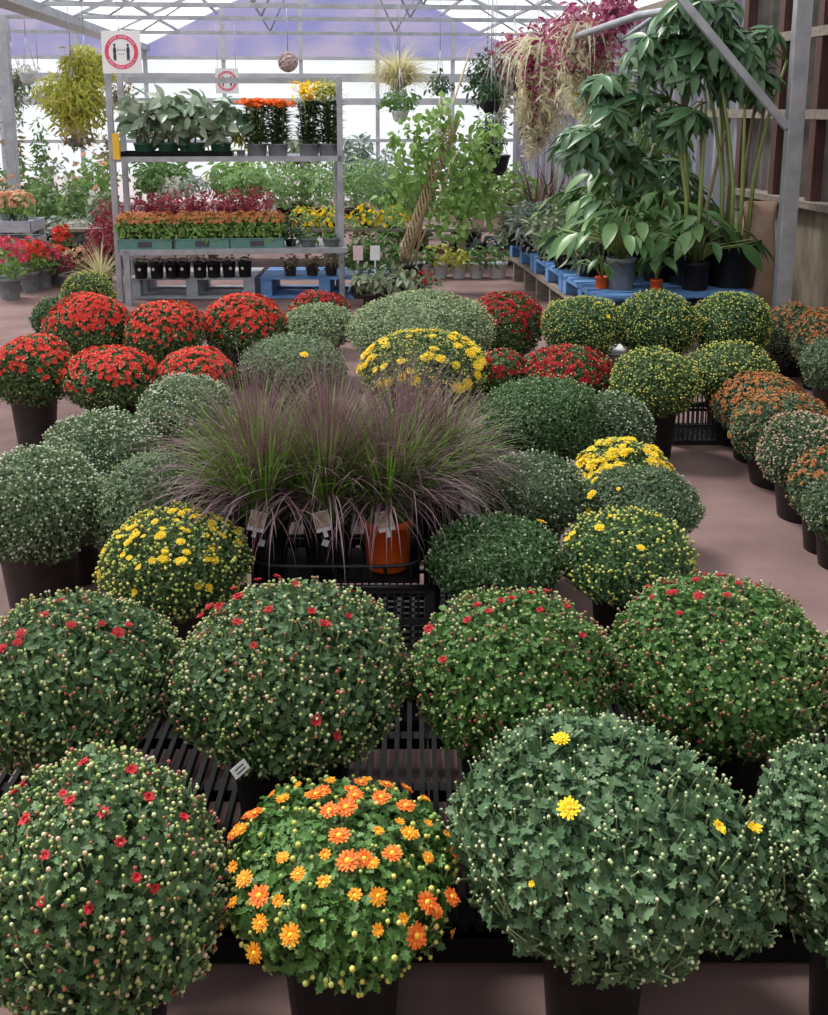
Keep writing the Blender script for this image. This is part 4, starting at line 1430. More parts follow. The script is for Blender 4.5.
for i, (u, vt, vb) in enumerate(((101, 205, 262), (110, 196, 240), (97, 226, 266))):
    bush('wine_coleus', ('wine red leafy plant spilling out left of the rack post', 'tall wine red plant half behind the left rack post', 'low wine red plant at the left foot of the rack')[i], 'potted plant', u, vt, vb, 26, 10.2 + .5 * (i == 1) - .3 * (i == 2), 0, 'leaf_wine', .075, 170, LANCE,
         'pot_black', .08, .12, 'wine red plants left of the rack')
for i, (u, vt, vb, w, lb) in enumerate(((283, 160, 212, 60, 'feathery light green tree behind the right end of the teal trays'), (322, 162, 210, 56, 'feathery light green tree behind the right rack post'),
                                        (365, 158, 212, 62, 'feathery green tree right of the rack'), (246, 168, 196, 40, 'feathery green shrub behind the wine red plants'), (398, 172, 232, 40, 'feathery green shrub left of the vine canes'))):
    bush('feathery_tree', lb, 'tree', u, vt, vb, w, BY + .35, .45 if i != 4 else 0, 'leaf_fern', .075, 900, LANCE, 'pot_black', .09, .13, 'feathery green trees behind the rack', inner=.1, droop=-.1)
for i, (u, lb) in enumerate(((304, 'yellow flowered plant behind the grey pot trays'), (331, 'yellow flowered plant just left of the right rack post'), (366, 'yellow flowered plant right of the rack post'), (392, 'yellow flowered plant beside the vine canes'))):
    bush('yellow_flowered_plant', lb, 'potted plant', u, 207, 245, 34, BY - .45, .45, 'leaf_light', .055, 230, OVAL, 'pot_black', .07, .05, 'yellow flowered plants behind the rack', flow='petal_yellow', nf=60, fs=.024, fz=.1, lum=.1)
for i, (u, vt, vb, w, mt, nm, lb) in enumerate((
        (150, 165, 196, 30, 'leaf_mid', OVAL, 'small green plant seen under the top shelf near the left posts'), (170, 178, 198, 24, 'leaf_silver', SMALL, 'pale silvery plant seen under the top shelf'),
        (192, 172, 200, 34, 'leaf_dusty', LANCE, 'blue grey leafy plant seen under the middle of the top shelf'), (222, 165, 196, 34, 'leaf_mid', LANCE, 'spiky green plant seen under the top shelf'))):
    bush('potted_foliage', lb, 'potted plant', u, vt, vb, w, 12.9, .3, mt, .09, 170, nm, 'pot_black', .09, .2)
# plants right of the rack by the blue pallet
for i, (u, vt, vb, w, mt, lb) in enumerate(((360, 238, 272, 30, 'leaf_mid', 'bushy green plant just right of the rack with a pink tag'), (382, 236, 275, 30, 'leaf_mid', 'green plant with a white tag right of the rack'),
                                            (372, 268, 290, 34, 'leaf_scrub', 'low broad leaved plant at the foot of the rack'), (408, 266, 292, 46, 'leaf_scrub', 'low dusty green plant at the foot of the vine canes'))):
    t = bush('leafy_plant', lb, 'potted plant', u, vt, vb, w, 9.3 - .5 * (i > 1), 0, mt, .11 if i > 1 else .07, 200 if i < 2 else 110, OVAL, 'pot_brown', .09, .13)
    if i < 2:
        m = MB()
        p = PY((358, 375)[i], 253, 9.1) - np.array(t.location)
        m.box(p, (.085, .003, .13)); m.box(p + np.array([0, .004, -.12]), (.012, .002, .2))
        leaf_mat('card_pink', [(.72, .52, .54), (.74, .55, .56)], trans=0)
        o = m.build('plant_tag', ('card_pink', 'card_white')[i], t)
        o['label'] = ('pale pink tag', 'white tag')[i]
bush('red_flowered_plant', 'small plant with a dull red head at the foot of the vine canes', 'potted plant', 425, 272, 294, 22, 8.7, 0, 'leaf_scrub', .05, 80, OVAL, 'pot_brown', .06, .08, flow='petal_dark_red', nf=30, fs=.02, fz=.0)

# --- vine on bamboo canes
VY = 9.7
vb_ = PZ(408, 292, 0)
t = thing('climbing_vine', 'climbing vine with heart shaped leaves on tall bamboo canes', 'climbing plant', (float(PY(405, 285, VY)[0]), VY, 0))
ox = float(PY(405, 285, VY)[0])
pot_mb(.17, .26).build('pot', 'pot_black', t)
def L2(u, v, dy=0):
    p = PY(u, v, VY + dy); return (float(p[0]) - ox, dy, float(p[2]))
for a_, b_ in (((398, 270), (471, 48)), ((405, 272), (452, 128)), ((414, 272), (441, 92)), ((409, 270), (458, 150))):
    m = MB(); p0, p1 = np.array(L2(*a_)), np.array(L2(*b_, dy=.1)); p0[2] = max(p0[2], .1)
    m.tube([p0, (p0 + p1) / 2 + .01, p1], [.014, .012, .009], 6); m.build('bamboo_cane', 'bamboo', t)
m = MB()
ax0, ax1 = np.array(L2(400, 262)), np.array(L2(455, 120))
for k in range(9):
    ph = k * .7
    pts = [ax0 + (ax1 - ax0) * s_ + np.array([.05 * math.sin(s_ * 16 + ph), .05 * math.cos(s_ * 16 + ph), 0]) for s_ in np.linspace(0, 1, 22)]
    m.tube(pts, .008, 5)
m.build('vine_stems', 'bamboo', t)
m = MB()
HEART = oval(.36, droop=.25)
for (u, v, w, h, n) in ((440, 118, 50, 46, 70), (404, 150, 36, 60, 60), (468, 168, 66, 70, 150), (418, 180, 44, 40, 60), (486, 140, 40, 50, 60), (452, 215, 50, 60, 80), (480, 205, 50, 40, 60), (396, 195, 36, 50, 50), (430, 150, 40, 40, 60)):
    p = np.array(L2(u, v, rng.uniform(-.1, .15)))
    leafcloud(m, p, (w / 2 * 9.8 / F, .18, h / 2 * 9.8 / F), int(n * 1.2), .085, HEART, inner=.1, droop=.7)
m.build('foliage', 'leaf_light', t)
m = MB(); p = np.array(L2(448, 106)); m.box(p, (.09, .004, .16)); p = np.array(L2(438, 132, -.05)); m.box(p, (.05, .004, .08))
o = m.build('cane_tags', 'card_white', t); o['label'] = 'white tags on the canes'

# --- white pots on the floor beyond, and the tier behind them
wl = ['beside the vine', 'second from the vine', 'third from the vine', 'fourth from the vine', 'nearest the blue bench']
for i, u in enumerate((424, 441, 459, 477, 498)):
    p = PZ(u, 279, 0)
    w = 20 if i == 4 else 15.5
    pr = w / 2 * depth(p) / F
    bush('potted_perennial', 'leafy plant in a white pot on the floor, ' + wl[i], 'potted plant', u, 246 - 3 * (i % 2), 268, 24 if i < 4 else 34, float(p[1]) + pr, 0, 'leaf_gold' if i in (1, 2) else 'leaf_mid', .075, 70, OVAL, 'pot_white', pr, .155,
         'white pots on the floor in front of the far plants', droop=.2)
    m = None
TY = 11.6
t = thing('tiered_stand', 'low timber stand behind the white pots', 'stand', (.62, TY, 0))
s = MB(); s.box((0, 0, .36), (1.0, .34, .03)); s.build('top', 'timber_grey', t)
s = MB(); s.box((0, -.3, .16), (1.0, .3, .03)); s.build('step', 'timber_grey', t)
for sx in (-1, 1):
    s = MB(); s.box((sx * .48, -.14, .18), (.03, .6, .345)); s.build('side_panel', 'timber_grey', t)
leaf_mat('pot_pink', [(.68, .50, .42), (.72, .54, .46)], trans=0)
for i, u in enumerate((450, 462, 478, 497)):
    p = PY(u, 228, TY)
    x = float(p[0])
    t = thing('square_pot_plant', 'leafy plant in a pinkish square pot on the low stand, ' + ('nearest the vine', 'second from the vine', 'third from the vine', 'nearest the blue bench')[i], 'potted plant', (x, TY, .375), 0, 'plants in pinkish square pots')
    s = MB()
    a = np.array([[-1, -1], [1, -1], [1, 1], [-1, 1]])
    V = [(*(q * .058), 0) for q in a] + [(*(q * .075), .15) for q in a] + [(*(q * .068), .15) for q in a] + [(*(q * .064), .13) for q in a]
    s.add(V, [(3, 2, 1, 0), (8 + 4, 13, 14, 15)] + [(r * 4 + j, r * 4 + (j + 1) % 4, r * 4 + 4 + (j + 1) % 4, r * 4 + 4 + j) for r in range(3) for j in range(4)])
    s.build('pot', 'pot_pink', t)
    m = MB(); leafcloud(m, (0, 0, .24), (.12, .12, .13), 60, .10, OVAL); m.build('foliage', 'leaf_light', t)
    x2 = float(PY(u + 4, 245, TY - .3)[0])
    bush('dusty_cabbage', 'dusty blue grey rosette plant on the step of the low stand, ' + ('nearest the vine', 'second from the vine', 'third from the vine', 'nearest the blue bench')[i], 'potted plant', u + 4, 233, 252, 22, TY - .3, .175, 'leaf_dusty', .09, 45, OVAL, 'pot_black', .055, .07,
         'dusty rosettes on the low stand', droop=0)

# --- left side
wl = ['nearest the left edge of the photo', 'second from the left edge', 'third from the left edge', 'last of its row']
for i, (u, vb, vt, mt) in enumerate(((6, 300, 238, 'petal_pink'), (27, 293, 240, 'petal_red'), (41, 289, 243, 'petal_pink'), (55, 284, 247, 'petal_red'))):
    p = PZ(u, vb, 0)
    bush('red_flowered_plant', 'red and pink flowered plant in a grey pot, ' + wl[i], 'potted plant', u, vt, vb - 17, 34 - i * 2, float(p[1]) + .08, 0, 'leaf_light', .06, 200, OVAL, 'pot_grey', .085 if i else .1, .19,
         'red flowered plants along the left aisle', flow=mt, nf=70, fs=.035, fz=.05)
bush('canna', 'tall red headed plant among the pots at the left', 'potted plant', 61, 226, 262, 16, 10.4, 0, 'leaf_mid', .09, 60, LANCE, 'pot_grey', .08, .16, flow='petal_red', nf=40, fs=.04, fz=.2)
bush('pink_flowered_plant', 'pink and cream flowered plant left of the wine red foliage', 'potted plant', 78, 246, 270, 28, 10.0, 0, 'leaf_rustbrown', .05, 130, OVAL, 'pot_white', .10, .09, flow='petal_peach', nf=26, fs=.025, fz=-.1)
bush('dark_leaved_plant', 'dark red leaved plant in a grey pot with a white bloom', 'potted plant', 65, 251, 272, 20, 9.9, 0, 'leaf_wine', .05, 90, OVAL, 'pot_grey', .08, .12, flow='petal_white', nf=5, fs=.03, fz=.0)
bush('straw_grass', 'straw coloured grassy plant at the left of the rack foot', 'ornamental grass', 98, 235, 272, 22, 9.5, 0, 'leaf_straw', .05, 110, OVAL, 'pot_brown', .07, .1, upright=True)
# blue grey box bench with peach flowers
p = PY(12, 235, 9.9)
t = thing('display_box', 'blue grey slatted crate holding peach flowers at the left edge', 'box', (float(p[0]), 9.95, 0))
zt = float(PY(12, 222, 9.9)[2])
w = .46
s = MB()
for k in range(4):
    z = zt * (.14 + .27 * k)
    for sy in (-1, 1): s.box((0, sy * .19, z), (w, .02, zt * .17))
    for sx in (-1, 1): s.box((sx * w / 2, 0, z), (.02, .38, zt * .17))
s.build('slats', 'pallet_grey', t)
for sx in (-1, 1):
    for sy in (-1, 1):
        s = MB(); s.box((sx * (w / 2 - .015), sy * .17, zt / 2), (.04, .04, zt)); s.build('corner_post', 'pallet_grey', t)
s = MB(); s.box((0, 0, zt - .01), (w, .38, .02)); s.build('top', 'pallet_grey', t)
for i, (u, dy) in enumerate(((4, .0), (15, .06), (21, -.06))):
    bush('peach_flowered_plant', 'peach flowered plant on the blue grey crate, ' + ('at the left edge of the photo', 'in the middle', 'at the crate’s right end')[i].replace('’', ''), 'potted plant', u, 192, 218, 22, 9.95 + dy, zt, 'leaf_light', .05, 130, OVAL, 'pot_grey', .055, .07,
         'peach flowered plants on the crate', flow='petal_peach', nf=60, fs=.028, fz=0)
# mid distance greenery, left
for i, (u, vt, vb, w, Y, mt, L, tm_, lb) in enumerate((
        (18, 150, 250, 60, 14.5, 'leaf_mid', .12, OVAL, 'leafy green shrub behind the peach flowers'), (58, 160, 250, 56, 13.5, 'leaf_scrub', .10, OVAL, 'dull green shrub behind the red headed plant'),
        (92, 150, 232, 44, 13.0, 'leaf_light', .10, OVAL, 'light green shrub just left of the rack posts'), (42, 182, 246, 44, 12.4, 'leaf_mid', .10, OVAL, 'low green shrub in the middle of the left side'),
        (5, 178, 246, 40, 12.8, 'leaf_rustbrown', .09, OVAL, 'brownish green shrub at the left edge'), (76, 178, 245, 40, 12.0, 'leaf_mid', .09, OVAL, 'green shrub with white blooms behind the pink plants'),
        (100, 190, 240, 30, 11.6, 'leaf_scrub', .08, OVAL, 'dull green shrub left of the wine red foliage'), (74, 212, 252, 60, 11.2, 'leaf_dusty', .07, SMALL, 'low blue green plant along the left aisle'))):
    bush('shrub', lb, 'shrub', u, vt, vb, w, Y, 0, mt, L, 420, tm_, 'pot_black', .16, .25, 'shrubs at the left of the greenhouse', inner=.1,
         flow='petal_white' if i == 5 else ('petal_peach' if i in (2, 4) else None), nf=14, fs=.05, fz=-.4)
for i, (u, w, vt) in enumerate(((10, 18, 100), (38, 16, 112), (104, 16, 110))):
    bush('slender_climber', ('slender dark climbing plant against the bright far glazing at the left edge', 'slender dark climbing plant under the white hanging pots', 'slender dark plant just left of the rack posts')[i], 'climbing plant',
         u, vt, 200, w, 17.0, 0, 'leaf_rustbrown' if i != 1 else 'leaf_mid', .10, 190, OVAL, 'pot_black', .16, .3, inner=0, trunk=True)
# mid distance greenery, centre and right
for i, (u, vt, vb, w, Y, mt, L, lb) in enumerate((
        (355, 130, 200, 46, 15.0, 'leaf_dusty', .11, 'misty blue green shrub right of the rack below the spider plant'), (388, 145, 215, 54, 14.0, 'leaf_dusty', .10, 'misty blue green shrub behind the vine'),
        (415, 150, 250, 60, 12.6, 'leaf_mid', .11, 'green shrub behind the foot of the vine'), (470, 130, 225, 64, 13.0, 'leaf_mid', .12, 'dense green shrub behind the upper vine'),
        (512, 168, 232, 54, 12.2, 'leaf_light', .10, 'light green shrub under the black bowls'), (535, 180, 225, 40, 12.6, 'leaf_scrub', .10, 'dull green shrub by the ribbed wall'),
        (300, 130, 175, 70, 16.0, 'leaf_scrub', .12, 'dull green shrub far behind the top shelf plants'), (240, 150, 200, 70, 15.5, 'leaf_light', .12, 'light green shrub far behind the rack'), (160, 150, 200, 70, 15.0, 'leaf_mid', .12, 'green shrub far behind the left part of the rack'))):
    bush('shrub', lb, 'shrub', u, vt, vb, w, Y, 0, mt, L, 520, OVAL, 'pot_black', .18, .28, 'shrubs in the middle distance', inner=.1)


# --- hanging baskets
def basket(label, u, v, w, h, Y, leaf, L, n, pot='pot_white', potw=None, pv=None, tmpl=OVAL, trail=None, tn=0, tl=.3, spider=False, name='hanging_basket', top=EAVE + .25, group='hanging baskets', spray=None):
    p = PY(u, pv if pv is not None else v + h * .15, Y)
    D = depth(p)
    a = w / 2 * D / F
    pr = (potw / 2 * D / F) if potw else a * .45
    ph = pr * 1.25
    t = thing(name, label, 'hanging plant', (float(p[0]), Y, float(p[2])), 0, group)
    s = MB().lathe([(pr * .55, -ph), (pr * .8, -ph * .75), (pr * .98, -ph * .15), (pr * 1.05, -.01), (pr * 1.05, 0), (pr * .95, 0), (pr * .9, -ph * .2), (.005, -ph * .2)], 20)
    s.build('pot', pot, t)
    s = MB()
    zt = top - float(p[2])
    for q in range(3):
        an = q * 2.094 + .5
        s.tube([(pr * math.cos(an), pr * math.sin(an), 0), (0, 0, min(.45, zt * .5))], .004, 4)
    s.tube([(0, 0, min(.45, zt * .5)), (0, 0, zt)], .005, 4)
    s.build('hanger', 'steel', t)
    c = PY(u, v, Y) - p
    hz = h / 2 * D / F
    m = MB()
    if spider:
        az = rng.random(n) * 2 * PI; out = rng.random(n)
        m.blades(np.tile([0, 0, -ph * .1], (n, 1)), az, np.radians(85 - 40 * out), L * rng.uniform(.7, 1.2, n), rng.uniform(.010, .018, n), np.radians(60 + 110 * out), 7)
    else:
        leafcloud(m, c, (a, a, hz), n, L, tmpl, droop=.7, inner=.15, lum=.25)
    m.build('foliage', leaf, t)
    if trail:
        m = MB()
        az = rng.random(tn) * 2 * PI
        p0 = np.stack([np.cos(az) * pr * .9, np.sin(az) * pr * .9, np.zeros(tn)], 1)
        tb = tn // 3
        m.blades(p0[:tb], az[:tb], np.radians(rng.uniform(0, 60, tb)), tl * rng.uniform(.5, 1.2, tb), rng.uniform(.008, .016, tb), np.radians(rng.uniform(70, 150, tb)), 8, 0, .5)
        N = tn * 14
        az = rng.random(N) * 2 * PI
        ph_ = rng.random(3) * 6
        ln = .55 + .3 * np.sin(az * 2 + ph_[0]) + .25 * np.sin(az * 5 + ph_[1])
        zz = -tl * 1.1 * np.clip(ln, .15, 1.1) * rng.random(N)
        rr = pr * (.9 + 1.7 * rng.random(N) ** 1.5)
        pp = np.stack([np.cos(az) * rr, np.sin(az) * rr, zz + .05], 1)
        m.scatter(LANCE, pp, frames(np.stack([np.cos(az), np.sin(az), .3 * np.ones(N)], 1) + rng.normal(size=(N, 3)) * .5, rng.normal(size=(N, 3)) * .8 + np.array([0, 0, -.8])), .085 * rng.uniform(.6, 1.3, N))
        o = m.build('trailing_stems', trail, t); o['kind'] = 'stuff'
    return t


basket('golden green leafy basket, uppermost left of the red ringed sign', 86, 68, 46, 50, 12.2, 'leaf_gold', .10, 900, 'pot_brown', 16, tmpl=LANCE)
basket('wide golden green leafy basket left of the rack posts', 74, 100, 62, 54, 11.9, 'leaf_gold', .10, 1500, 'pot_brown', 20, tmpl=LANCE)
basket('small brownish basket hanging below the golden green ones', 76, 134, 36, 26, 12.6, 'leaf_rustbrown', .08, 200, 'pot_grey', 14, tmpl=OVAL)
basket('brownish leafy basket behind the top of the left rack post', 122, 92, 26, 26, 13.2, 'leaf_rustbrown', .07, 150, 'pot_brown', 12)
basket('white hanging pot with a drooping pale plant, at the upper left', 28, 70, 18, 22, 13.8, 'leaf_silver', .07, 60, 'pot_white', 17, 73)
basket('white hanging pot half hidden behind the left steel post', 13, 74, 20, 24, 14.6, 'leaf_silver', .07, 80, 'pot_white', 14, 75, trail='leaf_scrub', tn=50, tl=.6)
basket('misty green trailing basket at the left edge below the white pots', 40, 92, 40, 26, 15.5, 'leaf_scrub', .08, 160, 'pot_white', 12, tmpl=LANCE)
basket('straw coloured spider plant hanging near the middle of the far wall', 398, 84, 60, 70, 12.0, 'leaf_straw', .62, 520, 'pot_white', 18, 92, spider=True)
basket('small green plant in a white hanging pot below the spider plant', 400, 101, 38, 26, 11.4, 'leaf_mid', .07, 200, 'pot_white', 17, 111)
basket('dark green ivy ball hanging left of the magenta baskets', 487, 78, 42, 52, 11.6, 'leaf_deep', .07, 480, 'pot_black', 18, 98)
basket('dark green ivy basket in a black bowl below the ivy ball', 491, 92, 26, 26, 11.0, 'leaf_deep', .06, 170, 'pot_black', 20, 101)
basket('green basket hanging under the black bowls of ivy', 492, 128, 34, 36, 11.8, 'leaf_mid', .07, 240, 'pot_black', 14, 122)
basket('dark green plant half hidden behind the top of the bamboo canes', 440, 85, 26, 22, 13.0, 'leaf_deep', .07, 130, 'pot_black', 12)
basket('upper empty looking black hanging bowl by the ribbed wall', 490, 143, 20, 6, 11.3, 'leaf_scrub', .03, 30, 'pot_black', 26, 143)
basket('lower wide black hanging bowl by the ribbed wall', 494, 155, 22, 6, 10.9, 'leaf_scrub', .03, 30, 'pot_black', 32, 155)
HG = 'magenta and cream baskets along the right wall'
basket('magenta and cream trailing basket farthest from the steel post', 514, 58, 46, 56, 11.6, 'leaf_magenta', .085, 480, 'pot_brown', 18, 58, trail='leaf_silver', tn=130, tl=.75, group=HG)
basket('magenta leaved basket with long cream trails above the ribbed wall', 545, 58, 50, 84, 11.0, 'leaf_magenta', .095, 620, 'pot_brown', 22, 45, trail='leaf_cream', tn=220, tl=.95, group=HG)
basket('dark magenta trailing plant low against the ribbed wall', 536, 122, 26, 44, 11.2, 'leaf_magenta', .07, 230, 'pot_brown', 14, 108, trail='leaf_cream', tn=110, tl=.5, group=HG)
basket('magenta topped basket at the top edge beside the far post', 585, 38, 70, 80, 10.2, 'leaf_magenta', .09, 620, 'pot_brown', 22, 30, trail='leaf_cream', tn=180, tl=.62, group=HG)
basket('magenta basket nearest the dark roof corner, at the top edge', 618, 14, 40, 52, 9.9, 'leaf_magenta', .08, 300, 'pot_brown', 18, 12, group=HG)
basket('pale yellow trailing basket hanging in front of the far post', 588, 88, 38, 30, 10.3, 'leaf_gold', .06, 200, 'pot_brown', 14, 78, trail='leaf_cream', tn=120, tl=.5, group=HG)
# woven ball
p = PY(288, 62, 13.4)
t = thing('woven_ball', 'round woven ball ornament hanging in front of the far gable', 'ornament', tuple(float(x) for x in p))
r = 9.5 * depth(p) / F
s = MB()
th = np.linspace(0.02, PI - .02, 12)
s.lathe([(r * .93 * math.sin(a), -r * .93 * math.cos(a)) for a in th], 24)
s.build('core', 'wicker', t)
s = MB()
for k in range(7):
    R = np.array(Matrix.Rotation(k * PI / 7, 3, 'Z') @ Matrix.Rotation(.5 * (k % 3), 3, 'X'))
    a = np.linspace(0, 2 * PI, 25)
    s.tube([R @ np.array([r * math.cos(q), 0, r * math.sin(q)]) for q in a], r * .08, 5, cap=False)
s.build('woven_bands', 'wicker', t)
s = MB(); s.tube([(0, 0, r * .9), (0, 0, 2.9 - float(p[2]))], .006, 5); s.build('cord', 'steel', t)


# --- right hand bench: tall canes, peace lilies, scrub
LEAFLET = oval(.17, droop=.3, K=6)


def palmate(m, pos, dirs, n, L, mat=0, droop=.45):
    """clusters of n leaflets radiating from each point"""
    for p, d in zip(pos, dirs):
        d = d / np.linalg.norm(d)
        x = np.cross(d, [0.3, .8, .5]); x /= np.linalg.norm(x); y = np.cross(d, x)
        a = np.arange(n) * 2 * PI / n + rng.random() * 6
        t = np.cos(a)[:, None] * x + np.sin(a)[:, None] * y + d * .12 - np.array([0, 0, droop])
        nn = np.tile(d, (n, 1)) + t * .3 + np.array([0, 0, .5])
        m.scatter(LEAFLET, np.tile(p, (n, 1)), frames(nn + rng.normal(size=(n, 3)) * .25, t + rng.normal(size=(n, 3)) * .18), L * rng.uniform(.75, 1.15, n), mat, True)


def money_tree(label, loc, pot, pr, ph, canes, crown, ncl, L, nl=7, caneh=1.2):
    t = thing('umbrella_tree', label, 'tree', loc, 0, 'tall umbrella trees on the blue bench')
    pot_mb(pr, ph, .84).build('pot', pot, t)
    tops = []
    for k in range(canes):
        a = k * 2.4
        x, y = pr * .5 * math.cos(a), pr * .5 * math.sin(a)
        h = caneh * random.uniform(.8, 1.15)
        tx, ty = x * 2.6 + random.uniform(-.1, .1), y * 2.2
        m = MB(); m.tube([(x, y, ph * .9), (x * 1.2, y, ph + h * .35), ((x + tx) / 2, (y + ty) / 2, ph + h * .7), (tx, ty, ph + h)], [.016, .015, .013, .009], 7)
        m.build('cane', 'cane' if k % 3 else 'cane_brown', t)
        tops.append(np.array([tx, ty, ph + h]))
    m = MB(); st = MB()
    for k in range(ncl):
        (cx, cy, cz), (ax_, ay_, az_) = crown[k % len(crown)]
        d = sphere_dirs(1)[0]
        p = np.array([cx, cy, cz]) + d * np.array([ax_, ay_, az_]) * random.uniform(.4, 1)
        tp = min(tops, key=lambda q: np.linalg.norm(q - p))
        st.tube([tp, (tp + p) / 2 + np.array([0, 0, .03]), p], .004, 4)
        palmate(m, [p], [d * np.array([1, 1, .4]) + np.array([0, -.35, .9])], nl, L * random.uniform(.75, 1.15))
    st.build('leaf_stalks', 'cane', t)
    m.build('foliage', 'leaf_big', t)
    return t


def lily(label, loc, pot, pr, ph, h, n, L, leaf='leaf_lily', spread=.5, group='peace lilies on the blue bench', name='peace_lily'):
    t = thing(name, label, 'potted plant', loc, 0, group)
    pot_mb(pr, ph, .86).build('pot', pot, t)
    m = MB(); st = MB()
    for k in range(n):
        a = rng.random() * 2 * PI
        o = rng.random() ** .7
        tip = np.array([math.cos(a) * spread * o, math.sin(a) * spread * o * .7, ph + h * (1 - .55 * o) * rng.uniform(.7, 1.05)])
        st.tube([(0, 0, ph * .9), tip * np.array([.35, .35, 0]) + np.array([0, 0, ph + (tip[2] - ph) * .7]), tip], .004, 4)
        d = np.array([math.cos(a), math.sin(a) * .7, 0])
        nn = d * .6 + np.array([0, 0, .8]) + rng.normal(size=3) * .25
        m.scatter(OVAL, tip[None], frames(nn[None], (d - np.array([0, 0, .35 + .6 * o]) + rng.normal(size=3) * .2)[None]), np.array([L * rng.uniform(.7, 1.2)]), 0, True)
    st.build('leaf_stalks', 'cane', t)
    m.build('foliage', leaf, t)
    return t


def bp(u, v):
    p = PZ(u, v, BZ); return (float(p[0]), float(p[1]), BZ)


px = 7.2 / F
l1 = bp(747, 291); l1 = (l1[0] - .04, l1[1] + .25, BZ)
money_tree('tall umbrella tree in the big black pot beside the near steel post', l1, 'pot_black', .19, .34, 8,
           [((-.30, -.1, 1.92), (.30, .3, .16)), ((-.05, -.1, 1.68), (.32, .3, .20)), ((-.45, -.1, 1.66), (.28, .3, .20)), ((.02, .0, 1.45), (.26, .3, .14))], 84, .20, 8, 1.15)
l2 = bp(702, 291); l2 = (l2[0], l2[1] + .27, BZ)
money_tree('tall umbrella tree in the black pot left of the biggest one', l2, 'pot_black', .13, .26, 5,
           [((-.30, -.05, 1.60), (.34, .3, .22)), ((-.62, .05, 1.32), (.26, .3, .2)), ((-.25, -.1, 1.22), (.28, .3, .16)), ((-.85, 0, 1.02), (.16, .3, .14))], 76, .19, 8, 1.0)
l3 = bp(640, 285); l3 = (l3[0], l3[1] + .55, BZ)
money_tree('umbrella tree at the back of the bench near the hanging baskets', l3, 'pot_black', .12, .22, 4,
           [((-.15, 0, 1.02), (.30, .25, .22)), ((.1, 0, .78), (.35, .25, .2))], 40, .18, 7, .75)
l4 = bp(668, 280); l4 = (l4[0] + .1, l4[1] + .75, BZ)
t = bush('weeping_fig', 'weeping small leaved tree behind the umbrella trees', 'tree', 650, 90, 190, 92, l4[1], BZ, 'leaf_mid', .09, 800, LANCE, 'pot_black', .13, .22, inner=.1, droop=1.2)
lily('peace lily with drooping leaves in a ribbed dark grey pot', (bp(624, 291)[0], bp(624, 291)[1] + .13, BZ), 'pot_grey', .105, .22, .42, 60, .21, spread=.48)
lily('peace lily in front of the tallest trees, black pot', (bp(700, 291)[0] - .02, bp(700, 291)[1] + .08, BZ), 'pot_black', .10, .20, .36, 46, .20, spread=.42)
lily('broad leaved lily rising behind the ribbed grey pot', (bp(668, 288)[0], bp(668, 288)[1] + .34, BZ), 'pot_black', .11, .22, .52, 60, .22, spread=.48)
lily('small leafy plant in an orange pot at the corner of the blue bench', (bp(600, 288)[0] + .01, bp(600, 288)[1], BZ), 'pot_orange', .048, .085, .22, 16, .12, spread=.16)
lily('small leafy plant in an orange pot farther along the blue bench edge', (bp(658, 292)[0], bp(658, 292)[1] + .06, BZ), 'pot_orange', .045, .08, .28, 18, .15, spread=.14)
lily('drooping leafy plant with an orange bloom in the middle of the bench', (bp(585, 278)[0] + .1, bp(585, 278)[1] + .25, BZ), 'pot_black', .09, .17, .36, 40, .16, spread=.36)
lily('drooping pale green lily at the back of the bench left of the tall canes', (bp(640, 285)[0], bp(640, 285)[1] + .75, BZ), 'pot_black', .11, .22, .75, 70, .22, spread=.5)
lily('leafy lily right of the drooping pale green one, in front of the canes', (bp(690, 288)[0], bp(690, 288)[1] + .62, BZ), 'pot_black', .10, .22, .62, 60, .22, spread=.46)
lily('low lily under the magenta baskets, at the back of the bench', (bp(598, 275)[0] + .15, bp(598, 275)[1] + .85, BZ), 'pot_black', .10, .2, .62, 56, .19, spread=.45)
for i, (u, vt, vb, w, yy, mt, lb) in enumerate((
        (590, 218, 272, 44, 8.0, 'leaf_scrub', 'grey green bushy plant left of the orange pots'), (565, 208, 262, 46, 8.4, 'leaf_scrub', 'grey green wiry plant in the middle of the bench edge'),
        (548, 205, 252, 44, 8.9, 'leaf_scrub', 'dull green wiry plant toward the far end of the bench'), (530, 200, 244, 40, 9.4, 'leaf_dusty', 'silvery wiry plant second from the far end of the bench'),
        (516, 204, 240, 34, 9.9, 'leaf_scrub', 'grey green plant at the far end of the blue bench'), (600, 195, 250, 50, 9.0, 'leaf_mid', 'green leafy plant against the ribbed wall'),
        (575, 182, 235, 50, 9.6, 'leaf_scrub', 'tall scrubby plant against the ribbed wall'))):
    bush('bench_shrub', lb, 'potted plant', u, vt, vb, w, yy, BZ, mt, .10, 260, LANCE, 'pot_black', .085, .14, 'scrubby plants on the blue bench', droop=.1, inner=.1, jit=1.1)
for i, (u, v, yy, lb) in enumerate(((536, 150, 9.7, 'bronze spiky cordyline at the far end of the blue bench'), (552, 140, 10.0, 'tall bronze spiky cordyline against the ribbed wall'))):
    bush('cordyline', lb, 'potted plant', u, v, 225, 40, yy, BZ, 'leaf_spike', .12, 46, OVAL, 'pot_black', .09, .15, 'bronze spiky cordylines', upright=True)
p = PY(517, 240, 10.1)
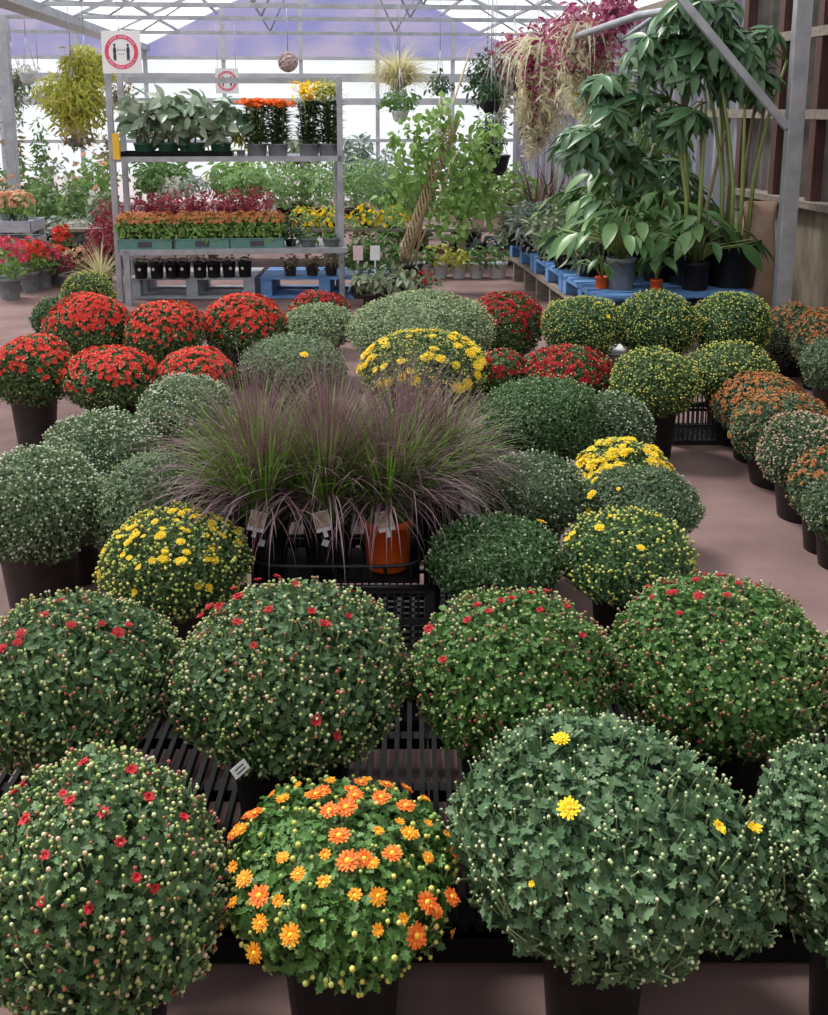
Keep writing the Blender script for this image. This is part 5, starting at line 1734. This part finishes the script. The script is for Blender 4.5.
bush('blue_pot_plant', 'small plant in a blue and white pot at the far bench corner', 'potted plant', 513, 222, 236, 20, 10.1, BZ, 'leaf_dusty', .06, 50, OVAL, 'pot_white', .07, .1)
# terracotta sack by the post
p = PY(752, 226, Y0 + .42)
t = thing('paper_sack', 'tan paper sack behind the big black pot beside the steel post', 'sack', (float(p[0]) + .07, Y0 + .50, 0))
s = MB()
prof = [(.10, .14, .0), (.12, .16, .2), (.12, .15, .6), (.10, .10, .85), (.13, .03, 1.0)]
V = []
for rx, ry, z in prof:
    for q in range(16):
        a = q * PI / 8
        V.append((rx * np.sign(math.cos(a)) * abs(math.cos(a)) ** .5, ry * np.sign(math.sin(a)) * abs(math.sin(a)) ** .5, z))
s.add(V, [(i * 16 + j, i * 16 + (j + 1) % 16, (i + 1) * 16 + (j + 1) % 16, (i + 1) * 16 + j) for i in range(4) for j in range(16)] + [tuple(range(15, -1, -1)), tuple(64 + j for j in range(16))], 0, True)
surf_mat('sack_tan', (.34, .22, .16), (.42, .29, .21), 8, rough=.8)
s.build('body', 'sack_tan', t)
# ------------------------------------------------------------------ unseen wall added behind the camera to cut frontal fill light
mb = MB(); mb.box((0, -3.2, 1.6), (14, .15, 3.2)); structure(mb.build('wall_fill_blocker', 'knee_concrete'))

# ------------------------------------------------------------------ light
world = bpy.data.worlds.new('sky')
scene.world = world
world.use_nodes = True
nt = world.node_tree
bg = nt.nodes['Background']
bg.inputs[0].default_value = (.93, .97, 1.0, 1)
bg.inputs[1].default_value = .88
sun = bpy.data.lights.new('sun', 'SUN')
sun.energy = 6.6
sun.angle = math.radians(14)
sun.color = (1, .95, .87)
so = bpy.data.objects.new('sun', sun)
COL.objects.link(so)
so.rotation_euler = Vector((-.55, .35, .95)).to_track_quat('Z', 'Y').to_euler()   # shines from the left, high, slightly behind the plants
scene.view_settings.view_transform = 'Standard'
scene.view_settings.look = 'None'
scene.view_settings.exposure = .2
scene.view_settings.gamma = 1
scene.view_settings.use_curve_mapping = False
scene.cycles.use_denoising = True
scene.cycles.transparent_max_bounces = 16
scene.cycles.max_bounces = 6
